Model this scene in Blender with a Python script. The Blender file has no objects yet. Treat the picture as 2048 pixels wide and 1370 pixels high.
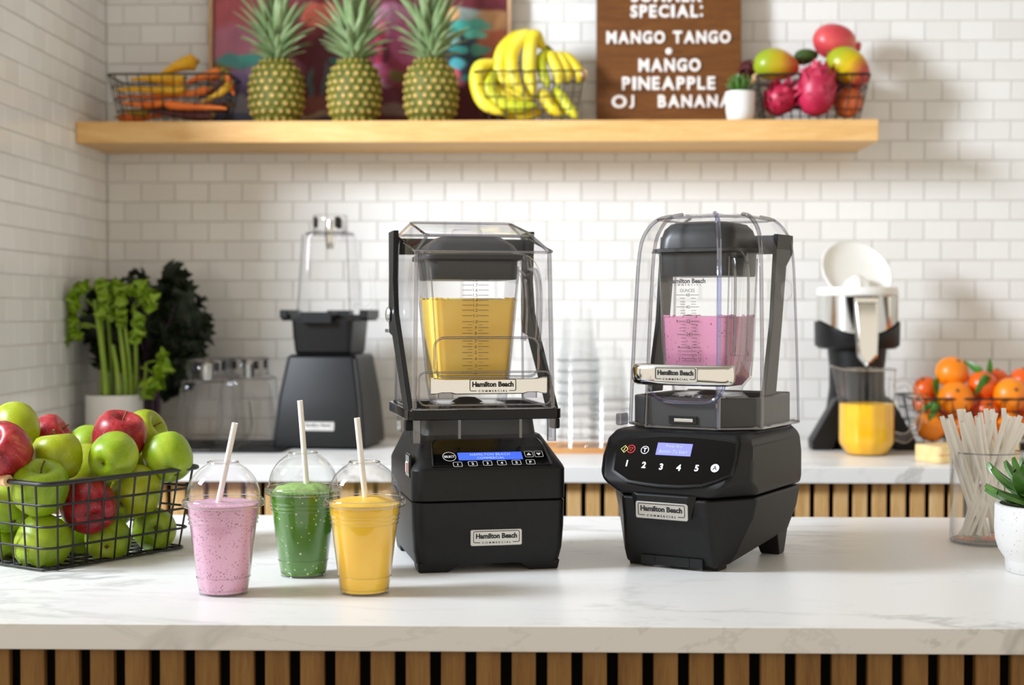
import bpy, bmesh, math, random
from math import sin, cos, pi, radians as R
from mathutils import Vector, Matrix, Euler, noise as mnoise

S = bpy.context.scene
COL = S.collection
rnd = random.Random(7)

# ------------------------------------------------------------------ camera
F, CX, CY, CAMZ, YAW, PIT = 3000.0, 1024.0, 685.0, 1.265, R(1.43), R(1.2)
cam = bpy.data.objects.new('camera', bpy.data.cameras.new('camera'))
COL.objects.link(cam)
cam.location = (0, 0, CAMZ)
cam.rotation_euler = (pi/2 - PIT, 0, YAW)
cam.data.sensor_width = 36.0
cam.data.lens = 36.0*F/2048.0
cam.data.clip_start = 0.05
cam.data.dof.use_dof = True
cam.data.dof.focus_distance = 2.02
cam.data.dof.aperture_fstop = 4.2
S.camera = cam

# ------------------------------------------------------------------ light
w = bpy.data.worlds.new('world'); S.world = w; w.use_nodes = True
bg = w.node_tree.nodes['Background']
bg.inputs[0].default_value = (1.0, 0.91, 0.77, 1); bg.inputs[1].default_value = 1.03

def area(name, loc, target, size, energy, col, shape='RECTANGLE', size_y=.7, spread=180):
    l = bpy.data.lights.new(name, 'AREA'); l.shape = shape; l.size = size; l.size_y = size_y; l.spread = R(spread); l.energy = energy; l.color = col
    o = bpy.data.objects.new(name, l); COL.objects.link(o); o.location = loc
    o.rotation_euler = (Vector(target)-Vector(loc)).to_track_quat('-Z', 'Y').to_euler()
    return o
area('key_lamp', (-2.0, 1.72, 2.26), (0.9, 3.35, 1.68), 0.55, 51, (0.82, 0.90, 1.0), size_y=.65, spread=110)

vs = S.view_settings
vs.view_transform = 'Standard'; vs.look = 'None'; vs.gamma = 1.0; vs.exposure = 0.0
vs.use_curve_mapping = False
cy = S.cycles
cy.max_bounces = 10; cy.diffuse_bounces = 4; cy.glossy_bounces = 4; cy.transmission_bounces = 6
cy.transparent_max_bounces = 48; cy.caustics_reflective = False; cy.caustics_refractive = False

# ------------------------------------------------------------------ geometry helpers
_f = Vector((-sin(YAW)*cos(PIT), cos(YAW)*cos(PIT), -sin(PIT)))
_r = Vector((cos(YAW), sin(YAW), 0)); _u = _r.cross(_f)
CAMP = Vector((0, 0, CAMZ))
def ray(px, py): return _f + _r*((px-CX)/F) - _u*((py-CY)/F)
def W(px, py, Y):                 # point of the photograph's sight line at depth Y
    d = ray(px, py); return CAMP + d*(Y/d.y)
def G(px, py, z):                 # ... on the horizontal plane z
    d = ray(px, py); return CAMP + d*((z-CAMZ)/d.z)

def lin(c):
    return tuple(((x/255.0)/12.92 if x <= 10.3 else ((x/255.0+0.055)/1.055)**2.4) for x in c)

class MB:
    def __init__(s): s.v = []; s.f = []; s.m = []
    def add(s, vs, fs, mi=0):
        b = len(s.v); s.v += [tuple(v) for v in vs]
        s.f += [tuple(i+b for i in f) for f in fs]; s.m += [mi]*len(fs); return s
    def box(s, x0, x1, y0, y1, z0, z1, mi=0):
        return s.add([(x0,y0,z0),(x1,y0,z0),(x1,y1,z0),(x0,y1,z0),(x0,y0,z1),(x1,y0,z1),(x1,y1,z1),(x0,y1,z1)],
                     [(3,2,1,0),(4,5,6,7),(0,1,5,4),(1,2,6,5),(2,3,7,6),(3,0,4,7)], mi)
    def loft(s, rings, cap0=True, cap1=True, closed=True, mi=0):
        n = len(rings[0]); vs = [p for r in rings for p in r]; fs = []
        for k in range(len(rings)-1):
            for i in range(n if closed else n-1):
                j = (i+1) % n
                fs.append((k*n+i, k*n+j, (k+1)*n+j, (k+1)*n+i))
        if cap0: fs.append(tuple(reversed(range(n))))
        if cap1: fs.append(tuple(range((len(rings)-1)*n, len(rings)*n)))
        return s.add(vs, fs, mi)
    def lathe(s, prof, n=48, c=(0,0,0), mi=0, lobes=0, amp=0):
        rings = []
        vs = []; fs = []; idx = []
        for r, z in prof:
            if r < 1e-6:
                idx.append([len(vs)]); vs.append((c[0], c[1], c[2]+z))
            else:
                row = []
                for i in range(n):
                    a = 2*pi*i/n; rr = r*(1+amp*cos(lobes*a)) if lobes else r
                    row.append(len(vs)); vs.append((c[0]+rr*cos(a), c[1]+rr*sin(a), c[2]+z))
                idx.append(row)
        for a, b in zip(idx, idx[1:]):
            if len(a) == 1 and len(b) == 1: continue
            for i in range(n):
                j = (i+1) % n
                if len(a) == 1: fs.append((a[0], b[j], b[i]))
                elif len(b) == 1: fs.append((a[i], a[j], b[0]))
                else: fs.append((a[i], a[j], b[j], b[i]))
        return s.add(vs, fs, mi)
    def tube(s, pts, r, n=8, closed=False, mi=0, flat=1.0, up=None):
        P = [Vector(p) for p in pts]; m = len(P)
        rr = r if isinstance(r, (list, tuple)) else [r]*m
        rings = []; ref = Vector(up) if up else None
        for i in range(m):
            if closed: t = P[(i+1) % m]-P[i-1]
            else: t = P[min(i+1, m-1)]-P[max(i-1, 0)]
            t.normalize()
            if ref is None: ref = Vector((0,0,1)) if abs(t.z) < .9 else Vector((1,0,0))
            a = ref - t*ref.dot(t)
            if a.length < 1e-5: a = t.orthogonal()
            a.normalize(); b = t.cross(a); ref = a
            rings.append([P[i]+a*(cos(2*pi*k/n)*rr[i])+b*(sin(2*pi*k/n)*rr[i]*flat) for k in range(n)])
        if closed: return s.loft(rings+[rings[0]], False, False, mi=mi)
        return s.loft(rings, True, True, mi=mi)
    def sphere(s, c, r, n=16, m=10, sc=(1,1,1), mi=0):
        prof = [(r*sin(pi*k/m), -r*cos(pi*k/m)) for k in range(m+1)]
        prof[0] = (0, -r); prof[-1] = (0, r)
        b = len(s.v); s.lathe(prof, n, mi=mi)
        for i in range(b, len(s.v)):
            x, y, z = s.v[i]; s.v[i] = (c[0]+x*sc[0], c[1]+y*sc[1], c[2]+z*sc[2])
        return s
    def prism(s, poly, a, b, axis='y', mi=0):
        def P(p, t): return {'y': (p[0], t, p[1]), 'x': (t, p[0], p[1]), 'z': (p[0], p[1], t)}[axis]
        r0 = [P(p, a) for p in poly]; r1 = [P(p, b) for p in poly]
        return s.loft([r0, r1], mi=mi)
    def xform(s, M, start=0):
        for i in range(start, len(s.v)): s.v[i] = tuple(M @ Vector(s.v[i]))
        return s

def mesh_of(name, mb, mats, smooth=True, ang=35, fix=True):
    me = bpy.data.meshes.new(name)
    me.from_pydata(mb.v, [], mb.f)
    for m in (mats if isinstance(mats, (list, tuple)) else [mats]): me.materials.append(m)
    if any(mb.m): me.polygons.foreach_set('material_index', mb.m)
    if fix:
        bm = bmesh.new(); bm.from_mesh(me); bmesh.ops.recalc_face_normals(bm, faces=bm.faces); bm.to_mesh(me); bm.free()
    if smooth:
        me.polygons.foreach_set('use_smooth', [True]*len(me.polygons))
        me.set_sharp_from_angle(angle=R(ang))
    me.update()
    return me
def place(name, me, parent=None, loc=None, rot=None, scale=None):
    o = bpy.data.objects.new(name, me); COL.objects.link(o)
    if parent: o.parent = parent
    if loc is not None: o.location = loc
    if rot is not None: o.rotation_euler = rot
    if scale is not None: o.scale = scale if hasattr(scale, '__len__') else (scale,)*3
    return o
def mk(name, mb, mats, parent=None, smooth=True, ang=35, bevel=0, seg=2, solid=0, sub=0, loc=None, rot=None, label=None, kind=None):
    o = place(name, mesh_of(name, mb, mats, smooth, ang), parent, loc, rot)
    if solid:
        md = o.modifiers.new('solid', 'SOLIDIFY'); md.thickness = solid; md.offset = -1
    if bevel:
        md = o.modifiers.new('bevel', 'BEVEL'); md.width = bevel; md.segments = seg; md.limit_method = 'ANGLE'; md.angle_limit = R(30)
        md.harden_normals = True
    if sub:
        md = o.modifiers.new('sub', 'SUBSURF'); md.levels = sub; md.render_levels = sub
    if label: o['label'] = label
    if kind: o['kind'] = kind
    return o
def tag(o, label, cat, group=None):
    o['label'] = label; o['category'] = cat
    if group: o['group'] = group
    return o
def thing(name, label, cat, loc=(0,0,0), rotz=0, group=None, rot=None):
    o = bpy.data.objects.new(name, None); COL.objects.link(o); o.empty_display_size = .02
    o.location = loc; o.rotation_euler = rot if rot is not None else (0, 0, rotz)
    return tag(o, label, cat, group)
def struct(o): o['kind'] = 'structure'; return o

def rrect(x0, x1, y0, y1, r, n=5, z=0.0, zb=None):
    pts = []
    for cx, cyy, a0 in ((x1-r, y1-r, 0), (x0+r, y1-r, pi/2), (x0+r, y0+r, pi), (x1-r, y0+r, 1.5*pi)):
        for k in range(n+1):
            a = a0+pi/2*k/n; x, y = cx+r*cos(a), cyy+r*sin(a)
            zz = z if zb is None else z+(zb-z)*(y-y0)/(y1-y0)
            pts.append((x, y, zz))
    return pts
def smoothpath(pts, n=6):
    P = [Vector(p) for p in pts]; P = [P[0]*2-P[1]]+P+[P[-1]*2-P[-2]]; out = []
    for i in range(1, len(P)-2):
        for k in range(n):
            t = k/n; a, b, c, d = P[i-1:i+3]
            out.append(.5*((2*b)+(c-a)*t+(2*a-5*b+4*c-d)*t*t+(3*b-a-3*c+d)*t**3))
    out.append(P[-2]); return out

_txt = {}
def text_geo(t, bold=0.0, spacing=1.0):
    key = (t, bold, spacing)
    if key in _txt: return _txt[key]
    cu = bpy.data.curves.new('txt', 'FONT'); cu.body = t; cu.size = 1; cu.offset = bold; cu.space_character = spacing
    cu.resolution_u = 3; cu.fill_mode = 'FRONT'
    o = bpy.data.objects.new('txt', cu); COL.objects.link(o)
    dg = bpy.context.evaluated_depsgraph_get(); dg.update()
    me = bpy.data.meshes.new_from_object(o.evaluated_get(dg), depsgraph=dg)
    v = [tuple(x.co) for x in me.vertices]; f = [tuple(p.vertices) for p in me.polygons]
    bpy.data.objects.remove(o); bpy.data.curves.remove(cu); bpy.data.meshes.remove(me)
    xs = [p[0] for p in v]; ys = [p[1] for p in v]
    x0, x1, y0, y1 = min(xs), max(xs), min(ys), max(ys)
    v = [((p[0]-(x0+x1)/2)/(x1-x0), (p[1]-(y0+y1)/2)/(y1-y0)) for p in v]
    _txt[key] = (v, f, (x1-x0)/(y1-y0)); return _txt[key]
def put_text(mb, t, wid, hei, M, bold=0.0, spacing=1.0, d=0.0, mi=0):
    """text of size wid x hei centred at M's origin in M's x-y plane; d extrudes towards +z"""
    v, f, asp = text_geo(t, bold, spacing)
    if wid is None: wid = hei*asp
    P = [M @ Vector((x*wid, y*hei, d)) for x, y in v]
    mb.add(P, f, mi)
    if d:
        from collections import Counter
        ec = Counter(); ed = {}
        for fc in f:
            for a, b in zip(fc, fc[1:]+fc[:1]):
                ec[frozenset((a, b))] += 1; ed[frozenset((a, b))] = (a, b)
        Q = [M @ Vector((x*wid, y*hei, 0)) for x, y in v]; n = len(P)
        mb.add(P+Q, [(b, a, a+n, b+n) for e, (a, b) in ed.items() if ec[e] == 1], mi)
    return mb
def frame_ring(mb, w_, h_, r, t, M, d=.0004, mi=0, gap=None):
    """flat rounded outline; gap=(x0,x1) leaves the lower side open there"""
    o = rrect(-w_/2, w_/2, -h_/2, h_/2, r, 4); i = rrect(-w_/2+t, w_/2-t, -h_/2+t, h_/2-t, max(r-t, t*.3), 4); n = len(o)
    for k in range(n):
        j = (k+1) % n
        q = [o[k], o[j], i[j], i[k]]
        if gap and o[k][1] < -h_/2+t and o[j][1] < -h_/2+t and abs(o[k][0]-o[j][0]) > w_*.3:
            for a, b in ((-w_/2+r, gap[0]), (gap[1], w_/2-r)):
                mb.add([M @ Vector((x, y, d)) for x, y in ((a,-h_/2),(b,-h_/2),(b,-h_/2+t),(a,-h_/2+t))], [(0,1,2,3)], mi)
            continue
        mb.add([M @ Vector((p[0], p[1], d)) for p in q], [(0,1,2,3)], mi)
    return mb
def facing(o, right, up):      # matrix with x=right, y=up, z=normal
    r = Vector(right).normalized(); u = Vector(up); n = r.cross(u).normalized(); u = n.cross(r)
    M = Matrix((r, u, n)).transposed().to_4x4(); M.translation = Vector(o); return M

# ------------------------------------------------------------------ material helpers
def newmat(name):
    m = bpy.data.materials.new(name); m.use_nodes = True
    nt = m.node_tree; return m, nt, nt.nodes['Principled BSDF']
def nd(nt, typ, **kw):
    n = nt.nodes.new(typ)
    for k, v in kw.items():
        if k.startswith('i_'): n.inputs[k[2:].replace('_', ' ')].default_value = v
        else: setattr(n, k, v)
    return n
def pbr(name, col, rough=.5, metal=0, spec=.5, coat=0, sss=0, sssr=(.01,.006,.003), emit=None, es=1):
    m, nt, b = newmat(name)
    b.inputs['Base Color'].default_value = (*lin(col), 1); b.inputs['Roughness'].default_value = rough
    b.inputs['Metallic'].default_value = metal; b.inputs['Specular IOR Level'].default_value = spec
    b.inputs['Coat Weight'].default_value = coat; b.inputs['Coat Roughness'].default_value = .05
    if sss:
        b.inputs['Subsurface Weight'].default_value = sss; b.inputs['Subsurface Radius'].default_value = sssr; b.inputs['Subsurface Scale'].default_value = 1
    if emit:
        b.inputs['Emission Color'].default_value = (*lin(emit), 1); b.inputs['Emission Strength'].default_value = es
    return m
def ramp(nt, fac, stops):
    n = nt.nodes.new('ShaderNodeValToRGB'); e = n.color_ramp.elements
    while len(e) < len(stops): e.new(.5)
    for k, (p, c) in enumerate(stops): e[k].position = p; e[k].color = (*lin(c), 1)
    nt.links.new(fac, n.inputs[0]); return n
def coords(nt, scale=(1,1,1), loc=(0,0,0), rot=(0,0,0), out='Object', rand=0):
    tc = nt.nodes.new('ShaderNodeTexCoord'); mp = nt.nodes.new('ShaderNodeMapping')
    mp.inputs['Scale'].default_value = scale; mp.inputs['Location'].default_value = loc; mp.inputs['Rotation'].default_value = rot
    nt.links.new(tc.outputs[out], mp.inputs[0])
    if rand:
        oi = nt.nodes.new('ShaderNodeObjectInfo'); ml = nd(nt, 'ShaderNodeMath', operation='MULTIPLY'); ml.inputs[1].default_value = rand
        ad = nd(nt, 'ShaderNodeVectorMath', operation='ADD')
        nt.links.new(oi.outputs['Random'], ml.inputs[0]); nt.links.new(mp.outputs[0], ad.inputs[0]); nt.links.new(ml.outputs[0], ad.inputs[1])
        return ad.outputs[0]
    return mp.outputs[0]
def noise(nt, vec, scale, detail=3, rough=.5, dist=0):
    n = nt.nodes.new('ShaderNodeTexNoise'); n.inputs['Scale'].default_value = scale; n.inputs['Detail'].default_value = detail
    n.inputs['Roughness'].default_value = rough; n.inputs['Distortion'].default_value = dist
    nt.links.new(vec, n.inputs['Vector']); return n
def bump(nt, b, h, strength=.2, dist=.001):
    n = nt.nodes.new('ShaderNodeBump'); n.inputs['Strength'].default_value = strength; n.inputs['Distance'].default_value = dist
    nt.links.new(h, n.inputs['Height']); nt.links.new(n.outputs[0], b.inputs['Normal']); return n
def mixc(nt, fac, a, b, blend='MIX'):
    n = nt.nodes.new('ShaderNodeMix'); n.data_type = 'RGBA'; n.blend_type = blend
    for s_, v in ((n.inputs[0], fac), (n.inputs[6], a), (n.inputs[7], b)):
        if hasattr(v, 'is_linked'): nt.links.new(v, s_)
        elif isinstance(v, (int, float)): s_.default_value = v
        else: s_.default_value = (*lin(v), 1)
    return n.outputs[2]
def noisy(name, stops, scale=(8,8,8), nscale=1, rough=.5, detail=4, bumpk=0, bscale=60, rand=3, spec=.5, sss=0, coat=0, dist=0):
    m, nt, b = newmat(name); v = coords(nt, scale, rand=rand); n = noise(nt, v, nscale, detail, dist=dist)
    nt.links.new(ramp(nt, n.outputs[0], stops).outputs[0], b.inputs['Base Color'])
    b.inputs['Roughness'].default_value = rough; b.inputs['Specular IOR Level'].default_value = spec; b.inputs['Coat Weight'].default_value = coat
    b.inputs['Coat Roughness'].default_value = .08
    if sss: b.inputs['Subsurface Weight'].default_value = sss; b.inputs['Subsurface Radius'].default_value = (.01,.006,.003); b.inputs['Subsurface Scale'].default_value = 1
    if bumpk: bump(nt, b, noise(nt, coords(nt, rand=rand), bscale, 2).outputs[0], bumpk)
    return m
def clear(name, tint=(250,250,252), edge=(170,175,190), refl=.05, grz=.75, rough=.02, power=3.5, frost=0):
    """a thin sheet of clear plastic or glass: lets light straight through, darker and shinier at grazing angles"""
    m, nt, b = newmat(name); nt.nodes.remove(b)
    out = nt.nodes['Material Output']; lw = nt.nodes.new('ShaderNodeLayerWeight'); lw.inputs[0].default_value = .5
    pw = nd(nt, 'ShaderNodeMath', operation='POWER'); pw.inputs[1].default_value = power; nt.links.new(lw.outputs['Facing'], pw.inputs[0])
    tr = nt.nodes.new('ShaderNodeBsdfTransparent'); nt.links.new(mixc(nt, pw.outputs[0], tint, edge), tr.inputs[0])
    gl = nt.nodes.new('ShaderNodeBsdfGlossy'); gl.inputs['Roughness'].default_value = rough; gl.inputs[0].default_value = (1,1,1,1)
    ma = nd(nt, 'ShaderNodeMath', operation='MULTIPLY_ADD'); ma.inputs[1].default_value = grz; ma.inputs[2].default_value = refl
    nt.links.new(pw.outputs[0], ma.inputs[0]); mx = nt.nodes.new('ShaderNodeMixShader')
    nt.links.new(ma.outputs[0], mx.inputs[0]); nt.links.new(tr.outputs[0], mx.inputs[1]); nt.links.new(gl.outputs[0], mx.inputs[2])
    last = mx
    if frost:
        df = nt.nodes.new('ShaderNodeBsdfTranslucent'); df.inputs[0].default_value = (.93,.94,.94,1)
        d2 = nt.nodes.new('ShaderNodeBsdfDiffuse'); d2.inputs[0].default_value = (.93,.94,.94,1)
        m1 = nt.nodes.new('ShaderNodeMixShader'); nt.links.new(df.outputs[0], m1.inputs[1]); nt.links.new(d2.outputs[0], m1.inputs[2])
        m2 = nt.nodes.new('ShaderNodeMixShader'); m2.inputs[0].default_value = frost
        nt.links.new(mx.outputs[0], m2.inputs[1]); nt.links.new(m1.outputs[0], m2.inputs[2]); last = m2
    nt.links.new(last.outputs[0], out.inputs[0]); return m
def wood(name, a, b_, c, grain=(3, 3, 60), rough=.45, rand=9, scale=1.0, bumpk=.08):
    m, nt, b = newmat(name); v = coords(nt, grain, rand=rand)
    n1 = noise(nt, v, 2.2*scale, 5, .6, .6); n2 = noise(nt, v, 14*scale, 3, .6)
    mx = nd(nt, 'ShaderNodeMath', operation='MULTIPLY_ADD'); mx.inputs[1].default_value = .35
    nt.links.new(n2.outputs[0], mx.inputs[0])
    m2 = nd(nt, 'ShaderNodeMath', operation='MULTIPLY'); m2.inputs[1].default_value = .68; nt.links.new(n1.outputs[0], m2.inputs[0])
    nt.links.new(m2.outputs[0], mx.inputs[2])
    nt.links.new(ramp(nt, mx.outputs[0], [(.3, a), (.5, b_), (.72, c)]).outputs[0], b.inputs['Base Color'])
    b.inputs['Roughness'].default_value = rough; b.inputs['Specular IOR Level'].default_value = .35
    if bumpk: bump(nt, b, n2.outputs[0], bumpk, .0006)
    return m

# ------------------------------------------------------------------ materials
M = {}
def _tile():
    m, nt, b = newmat('glazed_tile'); oi = nt.nodes.new('ShaderNodeObjectInfo')
    n = noise(nt, coords(nt, rand=20), 9, 2)
    nt.links.new(mixc(nt, oi.outputs['Random'], (232,230,226), (240,239,236)), b.inputs['Base Color'])
    b.inputs['Roughness'].default_value = .12; b.inputs['Specular IOR Level'].default_value = .45
    bump(nt, b, n.outputs[0], .10, .004); return m
M['tile'] = _tile()
M['grout'] = pbr('grout', (224,220,213), .9)
M['plaster'] = pbr('plaster', (225,222,215), .8)
M['floor'] = noisy('floor_boards', [(.3,(70,58,46)),(.7,(92,78,62))], (2,8,1), 2, .5)
def _marble():
    m, nt, b = newmat('veined_marble'); v = coords(nt, (1,1,1))
    big = noise(nt, v, 1.3, 4, .55); 
    def vein(scale, dist, width, loc, stretch):
        vv = coords(nt, stretch, loc, (0,0,R(-14)))
        n = noise(nt, vv, scale, 6, .62, dist)
        a = nd(nt, 'ShaderNodeMath', operation='SUBTRACT'); a.inputs[1].default_value = .5; nt.links.new(n.outputs[0], a.inputs[0])
        c = nd(nt, 'ShaderNodeMath', operation='ABSOLUTE'); nt.links.new(a.outputs[0], c.inputs[0])
        mr = nt.nodes.new('ShaderNodeMapRange'); mr.inputs['From Min'].default_value = 0; mr.inputs['From Max'].default_value = width
        mr.inputs['To Min'].default_value = 1; mr.inputs['To Max'].default_value = 0; nt.links.new(c.outputs[0], mr.inputs['Value']); return mr.outputs[0]
    v1 = vein(1.5, .7, .022, (3.1,1.7,.4), (.75,1.9,1.2)); v2 = vein(3.2, 1.0, .012, (7.3,2.2,1.1), (.6,1.6,1.0))
    msk = nt.nodes.new('ShaderNodeMapRange'); msk.inputs['From Min'].default_value = .44; msk.inputs['From Max'].default_value = .62; nt.links.new(big.outputs[0], msk.inputs['Value'])
    mul = nd(nt, 'ShaderNodeMath', operation='MULTIPLY'); nt.links.new(v1, mul.inputs[0]); nt.links.new(msk.outputs[0], mul.inputs[1])
    mu2 = nd(nt, 'ShaderNodeMath', operation='MULTIPLY'); nt.links.new(v2, mu2.inputs[0]); nt.links.new(msk.outputs[0], mu2.inputs[1])
    sc = nd(nt, 'ShaderNodeMath', operation='MULTIPLY'); sc.inputs[1].default_value = .5; nt.links.new(mu2.outputs[0], sc.inputs[0])
    ad = nd(nt, 'ShaderNodeMath', operation='MAXIMUM'); nt.links.new(mul.outputs[0], ad.inputs[0]); nt.links.new(sc.outputs[0], ad.inputs[1])
    hz = nd(nt, 'ShaderNodeMath', operation='MULTIPLY'); hz.inputs[1].default_value = .72; nt.links.new(ad.outputs[0], hz.inputs[0])
    nt.links.new(mixc(nt, hz.outputs[0], (243,242,240), (150,148,144)), b.inputs['Base Color'])
    b.inputs['Roughness'].default_value = .34; b.inputs['Specular IOR Level'].default_value = .35; return m
M['marble'] = _marble()
M['slat'] = wood('oak_slat', (192,144,82), (222,178,118), (238,204,152), (9,9,.7), .5, 30, 3)
M['slat_dark'] = wood('dark_oak_slat', (112,76,34), (142,102,52), (164,124,70), (9,9,.7), .5, 30, 3)  # darker, browner oak tone for the front counter's slats
M['felt'] = pbr('black_felt', (9,9,10), .95, spec=.1)
M['shelf'] = wood('oak_shelf', (206,154,90), (226,178,112), (238,196,134), (.8,5,7), .42, 0, 2)
M['board'] = wood('walnut_board', (82,46,14), (106,62,20), (126,78,28), (1.5,6,14), .55, 0, 3)
M['pine'] = wood('pine_block', (224,190,128), (238,208,148), (248,226,176), (2,8,8), .5, 5, 2)
M['tray'] = wood('beech_tray', (190,130,70), (210,152,92), (224,172,112), (2,8,8), .45, 5, 2)
M['beech'] = wood('beech_handle', (214,168,122), (230,188,142), (240,204,164), (20,20,4), .5, 5, 2)
M['white_plastic'] = pbr('white_plastic', (240,238,232), .35)
M['letter'] = pbr('letter_plastic', (246,240,236), .4)
M['black'] = noisy('satin_black_plastic', [(.3,(17,17,18)),(.7,(21,21,22))], (40,40,40), 3, .4, bumpk=.04, bscale=900, spec=.28)
M['black_lid'] = pbr('gloss_black_plastic', (8,8,8), .1, spec=.3)
M['rubber'] = pbr('black_rubber', (18,18,19), .6, spec=.3)
M['grey'] = pbr('dark_grey_plastic', (62,62,63), .45, spec=.3)
M['lidgrey'] = pbr('charcoal_lid_plastic', (50,50,51), .36, spec=.35)
M['chrome'] = pbr('polished_chrome', (225,224,220), .09, 1)
M['satin'] = pbr('satin_steel', (205,205,203), .3, 1)
M['ink'] = pbr('black_ink', (16,15,15), .5)
M['inkgrey'] = pbr('grey_print', (60,58,58), .6)
M['paint_white'] = pbr('white_print', (240,240,240), .5)
M['lcd_blue'] = pbr('blue_lcd', (60,90,215), .3, emit=(74,112,255), es=.62)
M['lcd_lilac'] = pbr('lilac_lcd', (120,120,210), .3, emit=(126,130,246), es=.55)
M['lcd_text'] = pbr('lcd_text', (150,170,255), .3, emit=(176,196,255), es=.75)
M['lit_white'] = pbr('lit_white', (240,240,250), .4, emit=(235,238,255), es=.8)
M['lit_red'] = pbr('lit_red', (220,40,45), .4, emit=(230,45,50), es=.7)
M['lit_lime'] = pbr('lit_lime', (220,230,120), .4, emit=(222,232,140), es=.7)
M['switch_red'] = pbr('red_switch', (190,45,45), .25)
M['switch_clear'] = pbr('switch_cover', (215,215,215), .2)
M['cover'] = clear('clear_cover_plastic', (255,255,255), (226,226,231), .014, .42, .015, 4.2)
M['edge'] = clear('clear_edge_plastic', (216,216,220), (128,128,136), .10, .5, .03, 1.8)
M['lilac_edge'] = clear('lilac_edge_plastic', (216,220,244), (150,155,196), .12, .5, .05, 1.8)
M['jar'] = clear('clear_jar_plastic', (255,255,255), (206,206,210), .014, .5, .015, 3.2)
M['cup'] = clear('clear_cup_plastic', (255,255,255), (214,214,215), .05, .6, .025, 2.8)
M['glass'] = clear('clear_glass', (255,255,255), (186,190,190), .04, .38, .01, 2.8)
M['bright'] = clear('bright_clear_rim', (240,240,242), (186,186,190), .22, .5, .06, 2.0)
M['stack'] = clear('frosty_cup_plastic', (255,255,255), (238,242,243), .03, .4, .1, 2.8, .06)
M['yellowjar'] = noisy('mango_smoothie_in_jar', [(.3,(255,203,74)),(.7,(255,213,98))], (20,20,20), 1.2, .3, rand=0, sss=.2)
M['straw'] = pbr('paper_straw', (252,247,238), .6, sss=.05)
M['wire'] = pbr('black_wire', (20,20,21), .42)
M['pot'] = pbr('white_ceramic', (232,230,226), .4)
def _speck(name, base, dots, dscale, thr, rough=.25, sss=.25, base2=None, dots2=None):
    m, nt, b = newmat(name); v = coords(nt)
    vo = nt.nodes.new('ShaderNodeTexVoronoi'); vo.inputs['Scale'].default_value = dscale; nt.links.new(v, vo.inputs['Vector'])
    nz = noise(nt, v, dscale*.35, 2)
    th = nd(nt, 'ShaderNodeMath', operation='MULTIPLY'); th.inputs[1].default_value = thr*2; nt.links.new(nz.outputs[0], th.inputs[0])
    lt = nd(nt, 'ShaderNodeMath', operation='SUBTRACT'); nt.links.new(th.outputs[0], lt.inputs[0]); nt.links.new(vo.outputs['Distance'], lt.inputs[1])
    sc = nt.nodes.new('ShaderNodeMapRange'); sc.inputs['From Min'].default_value = 0; sc.inputs['From Max'].default_value = .09; nt.links.new(lt.outputs[0], sc.inputs['Value'])
    bs = mixc(nt, noise(nt, v, 22, 3).outputs[0], base, base2 or base)
    nt.links.new(mixc(nt, sc.outputs[0], bs, dots), b.inputs['Base Color'])
    b.inputs['Roughness'].default_value = rough; b.inputs['Subsurface Weight'].default_value = sss
    b.inputs['Subsurface Radius'].default_value = (.006,.004,.003); b.inputs['Subsurface Scale'].default_value = 1
    return m
M['pink'] = _speck('berry_smoothie', (226,170,200), (128,52,92), 300, .24, base2=(232,182,208))
M['pinkjar'] = _speck('berry_smoothie_in_jar', (226,150,186), (150,66,106), 170, .19, base2=(232,160,194))
M['green'] = _speck('green_smoothie', (66,124,24), (206,222,160), 130, .2, base2=(86,146,36))
M['foam'] = noisy('green_foam', [(.3,(120,160,70)),(.7,(150,184,104))], (60,60,60), 3, .6, bumpk=.6, bscale=300)
M['yellow'] = noisy('mango_smoothie', [(.3,(254,196,34)),(.7,(255,208,58))], (20,20,20), 1.2, .25, rand=0, sss=.2)
M['orange_juice'] = noisy('orange_juice', [(.3,(252,184,6)),(.7,(255,200,24))], (20,20,20), 1, .3, rand=0, sss=.2)
def _apple(name, stops, speck, streak=(26,26,2.2)):
    m, nt, b = newmat(name)
    n = noise(nt, coords(nt, streak, rand=17), 1.0, 5, .6, .4); n2 = noise(nt, coords(nt, (14,14,14), rand=31), 1.0, 2)
    mx = nd(nt, 'ShaderNodeMath', operation='MULTIPLY_ADD'); mx.inputs[1].default_value = .5; nt.links.new(n2.outputs[0], mx.inputs[0])
    h = nd(nt, 'ShaderNodeMath', operation='MULTIPLY'); h.inputs[1].default_value = .5; nt.links.new(n.outputs[0], h.inputs[0]); nt.links.new(h.outputs[0], mx.inputs[2])
    c = ramp(nt, mx.outputs[0], stops).outputs[0]
    vo = nt.nodes.new('ShaderNodeTexVoronoi'); vo.inputs['Scale'].default_value = 260; nt.links.new(coords(nt), vo.inputs['Vector'])
    lt = nd(nt, 'ShaderNodeMath', operation='LESS_THAN'); lt.inputs[1].default_value = .16; nt.links.new(vo.outputs['Distance'], lt.inputs[0])
    sc = nd(nt, 'ShaderNodeMath', operation='MULTIPLY'); sc.inputs[1].default_value = .4; nt.links.new(lt.outputs[0], sc.inputs[0])
    nt.links.new(mixc(nt, sc.outputs[0], c, speck), b.inputs['Base Color'])
    b.inputs['Roughness'].default_value = .36; b.inputs['Specular IOR Level'].default_value = .42
    b.inputs['Subsurface Weight'].default_value = .12; b.inputs['Subsurface Radius'].default_value = (.006,.005,.002); b.inputs['Subsurface Scale'].default_value = 1
    return m
M['apple_green'] = _apple('green_apple_skin', [(.34,(100,132,6)),(.5,(136,164,18)),(.66,(172,190,56))], (202,214,116), (34,34,16))
M['apple_yg'] = _apple('yellow_green_apple_skin', [(.34,(126,140,4)),(.5,(154,166,14)),(.66,(186,188,50))], (214,222,130), (30,30,16))
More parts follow.
